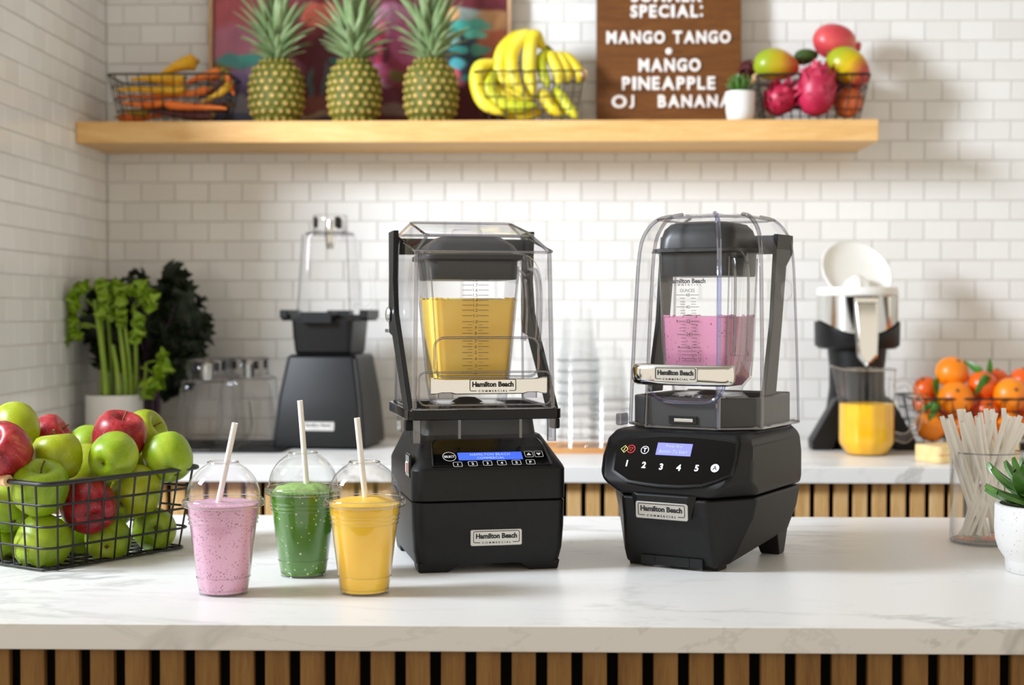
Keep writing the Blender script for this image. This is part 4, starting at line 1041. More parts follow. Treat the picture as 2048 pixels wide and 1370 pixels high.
# oranges
ob = W(1833, 797, 3.44); oc = W(1990, 850, 3.5)
wire_basket('wire_basket', 'black wire basket heaped with oranges on the back counter', .40, .22, .35, .19, CAMZ-(797-622)/F*3.42-BT, 12, 6, 4, .0014, .0028, (W(1833,800,3.42).x+.20, 3.53, BT), 0, 0)
def orange(px, Y, r, mat, label, cat='orange', rot=(0,0,0)):
    p = W(px[0], px[1], Y); t = thing('orange', label, cat, p, rot=rot, group='citrus in the counter basket')
    m = MB().sphere((0,0,0), r, 28, 18, (1,1,.94))
    mk('peel', m, M[mat], t, ang=80); mk('calyx', MB().lathe([(.005,0),(.004,.0016),(0,.002)], 8), M['stem'], t, loc=(0,0,r*.93)); return t
k = 3.47/F
for px, Y, rp, mat, lab, rot in (
    ((1904,745),3.50,33,'orange','bright round orange topping the pile nearest the juicer',(.6,.3,0)),
    ((1911,797),3.455,35,'orange','large orange on the front rim below the topmost one',(1.0,-.2,0)),
    ((1965,770),3.48,30,'orange_deep','deep orange fruit half covered by a green leaf',(.2,.6,0)),
    ((1992,762),3.54,26,'orange_deep','dark orange fruit behind the leaf at the back of the pile',(.3,0,0)),
    ((2021,789),3.455,34,'orange','large bright orange resting on the rim above the straws',(1.2,.2,0)),
    ((2046,762),3.53,28,'orange_deep','deep orange fruit high at the far right of the pile',(.3,0,0)),
    ((1851,777),3.51,25,'orange_deep','deep orange fruit beside the pitcher handle above the rim',(.5,-.4,0)),
    ((1972,819),3.46,26,'orange_deep','shiny reddish orange just below the basket rim',(1.1,0,0)),
    ((1863,852),3.455,32,'orange','orange at the bottom near corner beside the pitcher handle',(.8,.5,0)),
    ((1929,856),3.47,31,'orange','orange at the basket bottom behind the wood block',(.3,.5,0)),
    ((1966,861),3.455,30,'orange','yellowish orange at the bottom behind the straws',(.9,.1,0)),
    ((2020,851),3.455,29,'orange','orange at the bottom below the large right one',(.4,.2,0)),
    ((1847,808),3.48,22,'orange_deep','small red orange partly behind the pitcher handle',(.4,.2,0)),
    ((2056,850),3.46,20,'peach','small pink fruit at the right end of the basket',(.4,.2,0)),
    ((1880,812),3.54,28,'orange_deep','deep orange fruit inside the pile under the topmost one',(.4,.2,0)),
    ((2045,815),3.52,30,'orange_deep','deep orange fruit inside the pile at the right end',(.4,.2,0)),
    ((1940,810),3.56,30,'orange_deep','deep orange fruit in the middle of the pile behind the rim',(.4,.2,0)),
    ((1995,815),3.55,30,'orange_deep','deep orange fruit behind the shiny reddish one',(.4,.2,0))):
    orange(px, Y, rp*Y/F, mat, lab, rot=rot)
LF = leaf_mesh('blade', .05, .022, .5, M['leaf'], 8, .25, .0008)
for px, Y, rot, sc, lab in (((1962,744),3.47,(R(-20),R(-52),0),1.0,'pointed green leaf standing out over the top of the oranges'),
    ((1979,745),3.49,(R(-10),R(8),0),.75,'small dark leaf upright between two top oranges'),
    ((1976,752),3.435,(R(-150),R(30),0),1.1,'long bright leaf hanging over a deep orange'),
    ((1873,758),3.46,(R(-160),R(-8),.3),.95,'green leaf hanging between the left orange and the top one'),
    ((1838,792),3.46,(R(-70),R(80),0),.75,'green leaf lying level beside the pitcher handle'),
    ((1872,806),3.425,(R(-150),R(60),0),.9,'green leaf pointing down left across the wires'),
    ((1876,808),3.42,(R(-160),R(24),0),.95,'green leaf pointing steeply down across the wires')):
    p = W(px[0], px[1], Y); t = thing('citrus_leaf', lab, 'leaf', p, rot=rot, group='leaves on the oranges')
    b = place('blade', LF, t, None, None, sc); mk('petiole', MB().tube([(0,.001,.002),(0,.0,-.010)], [.0009,.0012], 6), M['leaf'], t)

# wooden block
wp = G(1880, 925, BT)
blk = thing('cutting_board', 'pale thick wooden board lying behind the jar of straws', 'board', (wp.x+.075, wp.y+.045, BT), R(24))
mk('board', MB().loft([rrect(-.11,.11,-.035,.05,.012,5,.0), rrect(-.11,.11,-.035,.05,.012,5,.036)]), M['pine'], blk, bevel=.0025)
mk('edge_strip', MB().box(-.1101,.1101,-.0352,-.0342,.017,.0185), M['tray'], blk, False)

# ================================================================== front counter things
# apples in their basket
th = R(57); u = Vector((cos(th), sin(th), 0)); v = Vector((-sin(th), cos(th), 0)); near = Vector((-.675, 1.988, CT))
LT, WT = .286, .275
c0 = near+u*LT/2+v*WT/2
wire_basket('wire_basket', 'tapered black wire basket of apples with a wooden grip on the front counter', LT, WT, .256, .243, .122, 9, 8, 4, .0017, .0034, (c0.x, c0.y, CT), th, 1, True)
def apple_geo(r, seed):
    q = random.Random(seed); m = MB(); n = 40
    pts = [(0,.70),(.06,.66),(.14,.66),(.24,.78),(.38,.90),(.56,.95),(.74,.88),(.90,.66),(.985,.36),(1.0,.05),(.95,-.30),(.83,-.60),(.66,-.82),(.46,-.93),(.30,-.93),(.18,-.86),(.08,-.80),(0,-.79)]
    m.lathe([(a*r, b*r) for a, b in reversed(pts)], n); sk = q.uniform(-.05, .05)
    for i, (x, y, z) in enumerate(m.v):
        a = math.atan2(y, x); f = 1+.022*cos(5*a+seed)*max(0, -z/r)+.016*cos(2*a+seed*2); m.v[i] = (x*f, y*f, z*(1+sk)+x*.05*sin(seed))
    return m
AP = [mesh_of('skin', apple_geo(1.0, k), M['apple_green'], True, 80) for k in range(4)]
APM = {}
def apple(px, Y, r, mat, label, axis=(0,0,1), stem=True):
    """axis: where the stem end points"""
    for _ in range(60):
        p = W(px[0], px[1], Y); e = p-near; hh = (CT+.122-p.z)/.122
        if hh < -.05: break
        if min(e.dot(u)-max(0, hh)*.015, e.dot(v)-max(0, hh)*.016) > r+.003: break
        Y += .002
    q = Vector(axis).normalized().to_track_quat('Z', 'Y').to_euler()
    t = thing('apple', label, 'apple', p, rot=q, group='apples in the wire basket'); k = len(APM)
    s = random.Random(px[0]*7+px[1])
    o = mk('skin', apple_geo(r, s.random()*9), M[mat], t, ang=80); APM[k] = o
    mk('stem', MB().tube(smoothpath([(0,0,.64*r),(.01*r,.02*r,.86*r),(.10*r,.04*r,1.12*r)], 3), [.0013]*3+[.0012]*3+[.0020], 7), M['stem'], t)
    mk('calyx', MB().lathe([(.10*r,-.80*r),(.05*r,-.84*r),(0,-.80*r)], 8, lobes=4, amp=.3), M['stem'], t)
apple((85,1088),2.035,.0385,'apple_green','large green apple low in the near corner of the basket',(.3,.6,.8))
apple((80,977),2.03,.0385,'apple_green','green apple with a dimple on top at the near corner of the rim',(.22,-.42,1))
apple((178,1013),2.075,.0385,'apple_red','red apple pressed against the wires in the middle of the long side',(-.5,.8,.3))
apple((271,985),2.17,.0370,'apple_yg','yellow green apple behind the wires right of the red one',(.5,.7,.5))
apple((216,1080),2.105,.0335,'apple_green','green apple on the basket floor under the red one',(-.2,.9,.2))
apple((309,1058),2.20,.0325,'apple_green','green apple on the basket floor at the far right corner',(-.3,.9,-.2))
apple((115,915),2.11,.0355,'apple_yg','yellow green apple with an upright stem behind the rim',(-.12,.05,1))
apple((225,914),2.135,.0345,'apple_green','smooth light green apple before the top red apple',(.2,.95,.25))
apple((337,916),2.21,.0355,'apple_green','green apple sitting on the right end of the rim',(-.45,.35,.8))
apple((237,878),2.205,.0385,'apple_red','red apple with a bent stem crowning the right side of the pile',(.32,-.25,1))
apple((283,868),2.285,.0345,'apple_yg','yellow green apple behind the crowning red apple',(.9,-.3,.5))
apple((8,902),2.05,.0385,'apple_red','large red apple at the left end with its dimple facing out',(-.25,-.75,.55))
apple((33,856),2.17,.0340,'apple_yg','light green apple highest at the left of the pile',(-.4,.5,.6))
apple((94,878),2.24,.0340,'apple_red','dark red apple at the back between two green ones',(.85,.1,.55))
apple((176,900),2.25,.0335,'apple_green','light green apple half hidden behind the smooth one',(0,.6,.8))
apple((176,938),2.20,.0325,'apple_yg','yellow green apple sunk behind the red apple',(0,.6,.8))
apple((14,1015),2.11,.0345,'apple_green','green apple just under the wooden grip',(-.5,.5,.6))
apple((2,1086),2.13,.0330,'apple_green','green apple low at the left edge of the basket',(-.5,.5,.6))
apple((150,1078),2.19,.0320,'apple_green','shaded green apple deep on the basket floor',(0,.5,.8))
apple((284,930),2.28,.0330,'apple_yg','yellow green apple peeping between the rim and the right one',(0,-.3,.8))
apple((60,1010),2.20,.0340,'apple_green','green apple inside the pile behind the dimpled one',(0,.5,.8))
apple((225,1010),2.25,.0340,'apple_green','green apple inside the pile behind the red one at the wires',(0,.5,.8))

# smoothie cups
def smoothie_cup(px, Y, mat, label, heap=0, foam=None, rz=0):
    p = W(px, 1100, Y); t = thing('plastic_cup', label, 'cup', (p.x, Y, CT), rz)
    sh = [(0,.0035),(.026,.0035),(.0278,0),(.0302,.0004),(.0308,.0055),(.0300,.0068),(.0312,.0085),(.0336,.0215),(.0326,.0226),(.0338,.0245),(.0415,.0885),(.0428,.0895),(.0424,.0915),(.0428,.0935),(.0436,.0945),(.0432,.0965),(.0436,.0985),(.0443,.0995),(.0440,.1015),(.0452,.1125),(.0470,.1135),(.0472,.1155),(.0458,.1165)]
    mk('cup_body', MB().lathe(sh, 72), M['cup'], t, ang=45)
    q = [(0,.0055),(.0262,.0055),(.0290,.003),(.0300,.0068),(.0324,.0220),(.0330,.0250),(.0406,.0890),(.0424,.0985),(.0440,.1120)]
    tp = [(.0442,.1135),(.0405,.1150),(.030,.1155+heap*.35),(.018,.1155+heap*.8),(.008,.1155+heap),(0,.1155+heap*.9)]
    m = MB().lathe(q+tp, 72)
    for i, (x, y, z) in enumerate(m.v):
        if z > .1142: m.v[i] = (x, y, z+.0016*mnoise.noise((x*70+px, y*70, 0))+(.5*heap*mnoise.noise((x*45, y*45, px)) if heap else 0))
    mk('smoothie', m, M[mat], t, ang=50)
    if foam:
        m = MB().lathe([(.0405,.1135),(.034,.1185),(.022,.1235),(.010,.1245),(0,.124)], 48)
        for i, (x, y, z) in enumerate(m.v): m.v[i] = (x, y, z+.004*mnoise.noise((x*80, y*80, 4))*(1 if z > .115 else .2))
        mk('froth', m, M[foam], t, ang=70)
    ld = [(.0462,.1105),(.0505,.1110),(.0510,.1175),(.0498,.1192),(.0468,.1190),(.0462,.1205)]+[(.0462*cos(a), .1205+.0470*sin(a)) for a in [R(6+5.2*k) for k in range(12)]]+[(.0196,.1652),(.0190,.1662),(.0182,.1655),(.0180,.1640)]
    dl = mk('dome_lid', MB().lathe(ld, 72), M['cup'], t, ang=45)
    ringp = lambda r, z: [(r*cos(2*pi*i/64), r*sin(2*pi*i/64), z) for i in range(64)]
    mk('opening_lip', MB().tube(ringp(.0190, .1655), .0008, 6, True), M['bright'], dl)
    mk('flange_lip', MB().tube(ringp(.0508, .1113), .0007, 6, True), M['bright'], dl)
    mk('flange_lip', MB().tube(ringp(.0490, .1190), .0007, 6, True), M['bright'], dl)
    for r_, z_ in ((.0430,.0892),(.0437,.0944),(.0444,.0996),(.0337,.0218),(.0302,.0068)):
        mk('moulded_ring', MB().tube(ringp(r_, z_), .00045, 5, True), M['cup'], t)
    for i in range(0, 72, 4):       # grip nubs round the lid's flange
        a = 2*pi*i/72
    m = MB()
    for i in range(54):
        a = 2*pi*i/54; m.tube([(.0511*cos(a), .0511*sin(a), .1120), (.0511*cos(a), .0511*sin(a), .1165)], .0006, 4)
    mk('flange_ribs', m, M['cup'], t, kind='stuff')
def straw(a, b, label, group=None, r=.0037):
    a, b = Vector(a), Vector(b)
    o = thing('paper_straw', label, 'straw', b, group=group); d = a-b; q = d.to_track_quat('Z', 'Y').to_euler(); o.rotation_euler = q; L = d.length
    mk('tube', MB().lathe([(r*.8,.0),(r,.0),(r,L),(r*.8,L),(r*.8,0)], 16), M['straw'], o, ang=40)
    return o
smoothie_cup(447, 1.872, 'pink', 'clear dome lidded cup of pink berry smoothie')
smoothie_cup(607, 2.003, 'green', 'clear dome lidded cup of green smoothie behind the other two', foam='foam')
smoothie_cup(729, 1.880, 'yellow', 'clear dome lidded cup of yellow mango smoothie nearest the left blender', heap=.006)
straw(W(470,846,1.862), W(436,1010,1.872), 'white paper straw leaning right in the pink smoothie')
straw(W(600,801,1.998), W(613,968,2.003), 'tall white paper straw in the green smoothie')
straw(W(714,836,1.872), W(731,1000,1.880), 'white paper straw leaning left in the yellow smoothie')

# jar of straws
def straw_jar():
    Y = 2.315; k = F/Y; p = W(1973, 1000, Y); r = .0545; h = .1395
    t = thing('glass_jar', 'straight clear glass jar holding paper straws', 'jar', (p.x, Y, CT))
    mk('body', MB().lathe([(0,.006),(r*.90,.006),(r*.94,.010),(r*.955,.02),(r*.955,h-.001),(r*.97,h),(r,h-.001),(r,.006),(r*.97,.0008),(r*.9,0),(0,0)], 64), M['glass'], t, ang=50)
    mk('rim_bead', MB().tube([(r*.98*cos(2*pi*i/56), r*.98*sin(2*pi*i/56), h) for i in range(56)], .0011, 6, True), M['edge'], t)
    mk('base_bead', MB().tube([(r*.97*cos(2*pi*i/56), r*.97*sin(2*pi*i/56), .003) for i in range(56)], .0014, 6, True), M['edge'], t)
    L = [((1889,850),(1957,1080),-.012),((1898,853),(1968,1086),-.018),((1909,857),(1978,1084),.0),((1922,843),(1962,1084),.010),((1931,845),(1972,1088),.014),((1938,848),(1994,1087),-.004),((1929,856),(2004,1070),-.020),
         ((1957,856),(1985,1090),-.024),((1966,861),(1998,1086),-.014),((1976,843),(1933,1080),.012),((1986,847),(1925,1078),.000),((1977,858),(2006,1082),.010),((2003,862),(1944,1086),-.016),((2011,858),(1930,1084),.020),((2018,845),(1956,1082),.024),
         ((2026,850),(1941,1078),.008),((2033,852),(1949,1088),-.010),((2041,855),(1920,1080),-.006),((2052,848),(1938,1086),.016),((1990,866),(2014,1076),.002),((2010,872),(2020,1078),.012),((1946,852),(2012,1082),.020)]
    names = ['leftmost','second','third','fourth','fifth','sixth','seventh','eighth','ninth','tenth','eleventh','twelfth','thirteenth','fourteenth','fifteenth','sixteenth','seventeenth','eighteenth','nineteenth','twentieth','twenty-first','rightmost']
    L.sort(key=lambda q: q[0][0])
    for i, (a, b, dy) in enumerate(L):
        lab = names[i]+(' paper straw of those' if i in (0, len(L)-1) else ' paper straw tip from the left of those')+' in the glass jar'
        ya = Y+dy*1.5; yb = Y-dy*.6
        A = W(a[0], a[1], ya); B = W(b[0], 1088, yb); B.z = CT+.0085+.003*abs(dy)/.02
        cx = B.x-p.x; cyy = B.y-Y; rr = math.hypot(cx, cyy); mx = r*.84
        if rr > mx: B.x = p.x+cx*mx/rr; B.y = Y+cyy*mx/rr
        A = B+(A-B).normalized()*.197
        straw(A, B, lab, 'straws in the glass jar')
straw_jar()

# succulent in the speckled pot
def big_pot():
    g = G(2092, 1144, CT); c = (g.x, g.y, CT); k = F/g.y; r = .0672; h = .0925
    t = thing('potted_succulent', 'pointed leaf succulent in a speckled white footed pot at the front counter end', 'plant', c)
    mk('pot', MB().lathe([(0,0),(.050,0),(.0525,.002),(.0535,.016),(.0545,.019),(.0625,.031),(.0665,.044),(.0678,.060),(.0672,h-.002),(.0655,h),(.0610,h),(.0600,h-.012),(0,h-.014)], 64), M['speckpot'], t, ang=50)
    mk('soil', MB().lathe([(.060,h-.012),(.03,h-.008),(0,h-.006)], 24), M['soil'], t)
    q = random.Random(8); big = leaf_mesh('leaf', .066, .037, .42, M['succ'], 9, .22, .0045, .97)
    for k_, (n, tl, sc, zz) in enumerate(((10, 84, 1.22, 0), (9, 72, 1.25, .003), (8, 56, 1.10, .006), (6, 36, .92, .008), (4, 16, .7, .010))):
        for i in range(n):
            a = 2*pi*(i+.5*(k_ % 2))/n+q.gauss(0, .1)
            place('leaf', big, t, (.010*cos(a), .010*sin(a), h+.001+zz), Euler((R(tl+q.gauss(0,5)), 0, a+pi/2)), sc*q.uniform(.92, 1.08))
big_pot()
# ================================================================== left blender
class Fr:
    """a thing's own frame: from pixels of the photograph to its local planes"""
    def __init__(s, o, th): s.o = Vector(o); s.th = th; s.R = Euler((0,0,th)).to_matrix(); s.Ri = s.R.transposed()
    def hit(s, px, py, p0, n):
        a = s.Ri @ (CAMP-s.o); d = s.Ri @ ray(px, py); n = Vector(n); p0 = Vector(p0)
        return a+d*((p0-a).dot(n)/d.dot(n))
RR = lambda x0, x1, y0, y1, r, z, zb=None, n=5: rrect(x0, x1, y0, y1, r, n, z, zb)

def ticks_label(m, fr, p0, n, up, items, xs, mi=0, th=.00045):
    for y, txt, (xa, xb), kind in items:
        pass

def left_blender():
    O = (-.0800, 2.031, CT); th = R(13); fr = Fr(O, th)
    t = thing('blender', 'left black blender with a square clear cover over yellow smoothie', 'blender', O, th)
    # ---- base
    lo = MB().loft([RR(-.099,.099,.006,.247,.016,.011), RR(-.1035,.1035,.002,.249,.018,.030), RR(-.1055,.1055,.0,.25,.018,.060), RR(-.1065,.1065,-.0005,.25,.018,.0955), RR(-.1045,.1045,.0015,.248,.017,.0968)])
    mk('lower_housing', lo, M['black'], t, ang=30)
    up = MB().loft([RR(-.1045,.1045,.0015,.248,.017,.0974), RR(-.1068,.1068,-.0008,.25,.018,.0990), RR(-.1068,.1068,-.0008,.25,.018,.139), RR(-.1050,.1050,.0015,.25,.018,.1435), RR(-.0985,.0985,.0195,.248,.016,.1555), RR(-.0875,.0875,.058,.243,.014,.178), RR(-.085,.085,.062,.24,.013,.1815)])
    mk('upper_housing', up, M['black'], t, ang=30)
    for sx in (-1, 1):
        for y0, y1 in ((.004, .05), (.195, .246)):
            a = [(sx*.0965, .0), (sx*.056, .0), (sx*.038, .0135), (sx*.0990, .0135)]
            m = MB().loft([[(x, y0+.004+(.0135-z)*.15, z) for x, z in a], [(x, y1-.002, z) for x, z in a]])
            mk('foot', m, M['black'], t, bevel=.002)
    # ---- control panel
    s0, s1 = Vector((0,.0015,.1435)), Vector((0,.058,.178)); dv = (s1-s0).normalized(); nv = Vector((0,-dv.z,dv.y)); p0 = s0+nv*.0022
    def on(px, py):
        q = fr.hit(px, py, p0, nv); return q.x, (q-p0).dot(dv)
    Mx = lambda a, b, d=0.0: facing(Vector((a, 0, 0))+p0+dv*b+nv*d, (1,0,0), dv)
    pl = [(-.078,.001),(.0845,.001),(.0800,.050),(.074,.062),(-.066,.062),(-.072,.055)]
    pm = MB().loft([[tuple(Vector((a,0,0))+p0+dv*b-nv*.003) for a, b in pl], [tuple(Vector((a,0,0))+p0+dv*b) for a, b in pl]])
    panel = mk('control_panel', pm, M['black_lid'], t, bevel=.0009)
    rm = MB().tube([tuple(Vector((a,0,0))+p0+dv*b+nv*.0003) for a, b in [(-.0785,.0),(-.0735,.052),(-.066,.0635),(.074,.0635),(.0805,.052),(.085,.0)]], .0016, 6)
    mk('bezel', rm, M['black'], panel, ang=60)
    a0, b0 = on(918, 921); a1, b1 = on(1042, 904)
    da, db = (a0+a1)/2, (b0+b1)/2; dw, dh = a1-a0, b1-b0
    d = mk('display', MB().box(-dw/2, dw/2, -dh/2, dh/2, -.001, .0007).xform(Mx(da, db)), M['lcd_blue'], panel, False)
    m = MB(); put_text(m, 'HAMILTON BEACH', dw*.62, dh*.30, Mx(da, db+dh*.17, .0012), 0, 1.1); put_text(m, 'COMMERCIAL', dw*.42, dh*.28, Mx(da, db-dh*.30, .0012), 0, 1.1)
    mk('display_text', m, M['lcd_text'], d, False)
    def key(px, py, txt, w_=.0125, h_=.0105, kind='rect'):
        a, b = on(px, py); m = MB()
        if kind == 'oval':
            n = 32
            for k in range(n):
                q = []
                for kk, f in ((k,1),(k+1,1),(k+1,.93),(k,.93)):
                    an = 2*pi*kk/n; q.append(Mx(a, b, .0006) @ Vector((w_/2*cos(an)*f, h_/2*sin(an)*f, 0)))
                m.add(q, [(0,1,2,3)])
            put_text(m, txt, w_*.80, h_*.24, Mx(a, b, .0006), .02)
        else:
            frame_ring(m, w_, h_, .0018, .0006, Mx(a, b, .0003))
            if txt in ('up', 'dn'):
                s_ = 1 if txt == 'up' else -1
                m.add([Mx(a, b, .0006) @ Vector(p) for p in ((-.0035,-.0025*s_,0),(.0035,-.0025*s_,0),(0,.0032*s_,0))], [(0,1,2)])
            else: put_text(m, txt, None, h_*.48, Mx(a, b, .0006), .02)
        mk('button', m, M['paint_white'], panel, False)
    key(898.5, 914, 'SELECT', .0185, .0205, 'oval')
    for px, py, s in ((915.5,929.5,'1'),(945.5,928,'2'),(975,927,'3'),(1003.5,926.3,'4'),(1033,925.5,'5'),(1061,924.5,'P')): key(px, py, s)
    key(1057.5, 908.8, 'up', .0120, .0135); key(1077, 908.5, 'dn', .0120, .0135)
    # ---- badge
    q = fr.hit(992.5, 1074.5, (0,-.0005,0), (0,1,0)); q2 = fr.hit(941, 1074, (0,-.0005,0), (0,1,0)); q3 = fr.hit(1044, 1074, (0,-.0005,0), (0,1,0))
    badge(t, q3.x-q2.x, .0222, facing((q.x, -.0002, q.z), (1,0,0), (0,0,1)))
    # ---- power switch on the left side
    sw = mk('switch_plate', MB().box(-.1085,-.104,.020,.058,.128,.160), M['black_lid'], t, bevel=.002)
    mk('rocker', MB().box(-.1105,-.107,.026,.045,.134,.150), M['switch_clear'], sw, bevel=.0015)
    mk('rocker_mark', MB().box(-.1110,-.1095,.0265,.033,.1355,.1485), M['switch_red'], sw, False)
    # ---- jar platform and clear skirt
    mk('jar_platform', MB().loft([RR(-.080,.080,.068,.232,.014,.180), RR(-.077,.077,.072,.228,.014,.2035), RR(-.07,.07,.08,.22,.014,.2055)]), M['grey'], t)
    sk = mk('clear_skirt', MB().loft([RR(-.098,.098,.040,.248,.014,.1775), RR(-.098,.098,.040,.248,.014,.2055)], False, False), M['cover'], t, ang=50)
    for x in (-.036, .050): mk('skirt_rib', MB().box(x-.002, x+.002, .038, .041, .179, .205), M['edge'], sk, False)
    for sx in (-1, 1):
        mk('skirt_post', MB().loft([RR(sx*.095-.0055, sx*.095+.0055, .036, .050, .003, z) for z in (.174, .206)]), M['edge'], sk)
        mk('latch', MB().box(sx*.1035-.006, sx*.1035+.006, .052, .070, .190, .2045), M['rubber'], t, bevel=.002)
    # ---- black sill and side rails
    g0 = RR(-.1085,.1085,.030,.258,.016,.2055); g1 = RR(-.1085,.1085,.030,.258,.016,.2195)
    i0 = RR(-.097,.097,.042,.247,.012,.2055); i1 = RR(-.097,.097,.042,.247,.012,.2195)
    m = MB(); m.loft([i0, g0, g1, i1, i0], False, False); mk('sill', m, M['black_lid'], t, bevel=.0012)
    rail = [(.036,.208),(.084,.208),(.222,.318),(.258,.322),(.268,.345),(.262,.40),(.264,.474),(.205,.474),(.215,.40),(.200,.352)]
    for sx in (-1, 1):
        x0, x1 = sx*.0985, sx*.1065
        rl = mk('side_rail', MB().prism(rail, min(x0,x1), max(x0,x1), 'x'), M['black'], t, bevel=.001)
        mk('pivot', MB().lathe([(.0,.0),(.010,.0),(.012,.003),(.010,.006),(.006,.0075),(0,.0075)], 24), M['satin'], rl, loc=(sx*.1065, .240, .350), rot=(0, sx*pi/2, 0))
        mk('stop_tab', MB().box(sx*.106-.005, sx*.106+.005, .240, .272, .323, .328), M['edge'], rl, False)
    mk('rear_hinge_block', MB().box(-.098,.098,.240,.262,.440,.464), M['grey'], t, bevel=.002)
    # ---- clear cover
    r0 = RR(-.1010,.1010,.033,.255,.016,.2200); ra = RR(-.0995,.0995,.0355,.253,.016,.33,.34)
    r1 = RR(-.0975,.0975,.038,.250,.015,.4365,.4690); r2 = RR(-.0770,.0770,.070,.247,.013,.4605,.4880)
    cv = mk('clear_cover', MB().loft([r0, ra, r1, r2], False, True), M['cover'], t, ang=28)
    mk('cover_edge', MB().tube(r1, .0019, 6, True), M['edge'], cv)
    mk('cover_edge', MB().tube(r2, .0019, 6, True), M['edge'], cv)
    mk('cover_edge', MB().tube(r0, .0022, 6, True), M['edge'], cv)
    for k in (14, 20):
        mk('corner_edge', MB().tube([r0[k], ra[k], r1[k]], .0030, 8), M['edge'], cv)
        mk('corner_edge', MB().tube([r1[k], r2[k]], .0022, 8), M['edge'], cv)
    for k in (2, 9): mk('corner_edge', MB().tube([r0[k], ra[k], r1[k], r2[k]], .002, 8), M['edge'], cv)
    # recessed grip panel outline on the front
    fy = lambda z: .033+(z-.22)*.023-.002
    c0 = fr.hit(868, 748, (0,.036,0), (0,1,0)); c1 = fr.hit(1076, 675, (0,.036,0), (0,1,0))
    out = rrect(c0.x, c1.x, c0.z-.004, c1.z, .014, 6)
    mk('grip_recess', MB().tube([(x, fy(z), z) for x, z, _ in out], .0017, 6, True), M['edge'], cv)
    lo_ = fr.hit(850, 818, (0,.034,0), (0,1,0)); 
    out = rrect(-.093, .093, .2255, c0.z+.002, .010, 6)
    mk('grip_recess', MB().tube([(x, fy(z)+.004, z) for x, z, _ in out], .0015, 6, True), M['edge'], cv)
    # ---- chrome handle
    h0 = fr.hit(861, 790, (0,.022,0), (0,1,0)); h1 = fr.hit(1095, 754, (0,.022,0), (0,1,0))
    hx, hz = (h1.x-h0.x)/2, (h1.z-h0.z)/2; hc = ((h0.x+h1.x)/2, (h0.z+h1.z)/2)
    up_, dn_ = [], []
    for k in range(25):
        u = -1+2*k/24; e = .78+.22*min(1, max(0, (abs(u)-.78)/.1)) if abs(u) < .93 else 1-((abs(u)-.93)/.07)**2*.18
        wv = .90 if abs(u) < .76 else e
        up_.append((u*hx, hz*(.86 if abs(u) < .80 else min(1, .86+(abs(u)-.80)*1.8)))); dn_.append((u*hx, -hz*(.98 if abs(u) < .62 else .80 if abs(u) < .84 else .95)))
    poly = up_+dn_[::-1]
    m = MB().loft([[(hc[0]+x*.96, .034, hc[1]+z*.8) for x, z in poly], [(hc[0]+x, .030, hc[1]+z) for x, z in poly], [(hc[0]+x, .0225, hc[1]+z) for x, z in poly], [(hc[0]+x*.985, .0205, hc[1]+z*.88) for x, z in poly]])
    hd = mk('chrome_handle', m, M['chrome'], t, ang=40)
    q = fr.hit(986, 772, (0,.0204,0), (0,1,0)); qa = fr.hit(938,772,(0,.0204,0),(0,1,0)); qb = fr.hit(1034,772,(0,.0204,0),(0,1,0))
    mk('lettering', logo(MB(), qb.x-qa.x, .0205, facing((q.x, .0202, q.z), (1,0,0), (0,0,1))), M['ink'], hd, False)
    for sx in (-1, 1):
        mk('handle_mount', MB().box(hc[0]+sx*hx*.72-.010, hc[0]+sx*hx*.72+.010, .030, .040, hc[1]-hz*1.5, hc[1]-hz*.6), M['edge'], hd, False)
    # ---- jar
    jx, jy = -.006, .150
    J = lambda h, r, z: [(x+jx, y+jy, z) for x, y, _ in rrect(-h, h, -h, h, r, 6)]
    jar = mk('jar', MB().loft([J(.050,.016,.222), J(.053,.018,.238), J(.0550,.018,.250), J(.0612,.018,.330), J(.0680,.018,.418), J(.0700,.018,.428)], True, False), M['jar'], t, ang=50)
    for k in (17, 24): mk('jar_edge', MB().tube([J(.0550,.018,.250)[k], J(.0680,.018,.418)[k]], .0013, 6), M['edge'], jar)
    mk('jar_foot', MB().loft([J(.056,.012,.206), J(.054,.012,.214), J(.047,.014,.224)], True, True), M['cover'], jar, solid=.002)
    for x in (-.03, 0, .03): mk('foot_rib', MB().box(jx+x-.003, jx+x+.003, jy-.056, jy-.044, .207, .222), M['edge'], jar, False)
    mk('drive_coupling', MB().lathe([(.030,.2058),(.032,.212),(.026,.222),(.012,.230),(0,.231)], 24, (jx,jy,0)), M['rubber'], t)
    Jl = lambda h, z: J(h-.0032, .016, z)
    sm = MB().loft([Jl(.0535,.2400), Jl(.0555,.2560), Jl(.0612,.330), Jl(.0643,.3715)])
    b = len(sm.v); top = Jl(.0643,.3715)
    cx_ = [(x*.55+jx*.45, y*.55+jy*.45, .3735) for x, y, z in top]
    sm.loft([top, cx_], False, True)
    mk('smoothie', sm, M['yellowjar'], t, ang=50)
    m = MB()
    for i in range(60):
        s = i/60*len(top); k = int(s) % len(top); f = s-int(s); a, b_ = Vector(top[k]), Vector(top[(k+1) % len(top)]); p = a.lerp(b_, f)
        m.sphere((p.x*.985+jx*.015, p.y*.985+jy*.015, .3722), .0016+.0014*abs(mnoise.noise((i*.9,0,0))), 8, 5)
    mk('froth', m, M['yellowjar'], t, kind='stuff')
    mk('lid', MB().loft([Jl(.0655,.3995), Jl(.0665,.402), Jl(.0678,.426), J(.073,.02,.428), J(.073,.02,.434), J(.068,.02,.437), J(.060,.02,.449), J(.044,.016,.4605), J(.038,.015,.4615)]), M['lidgrey'], t, ang=40, bevel=.0012)
    mk('lid_plug', MB().lathe([(.022,.461),(.022,.471),(.019,.473),(0,.473)], 32, (jx,jy,0)), M['cover'], t)
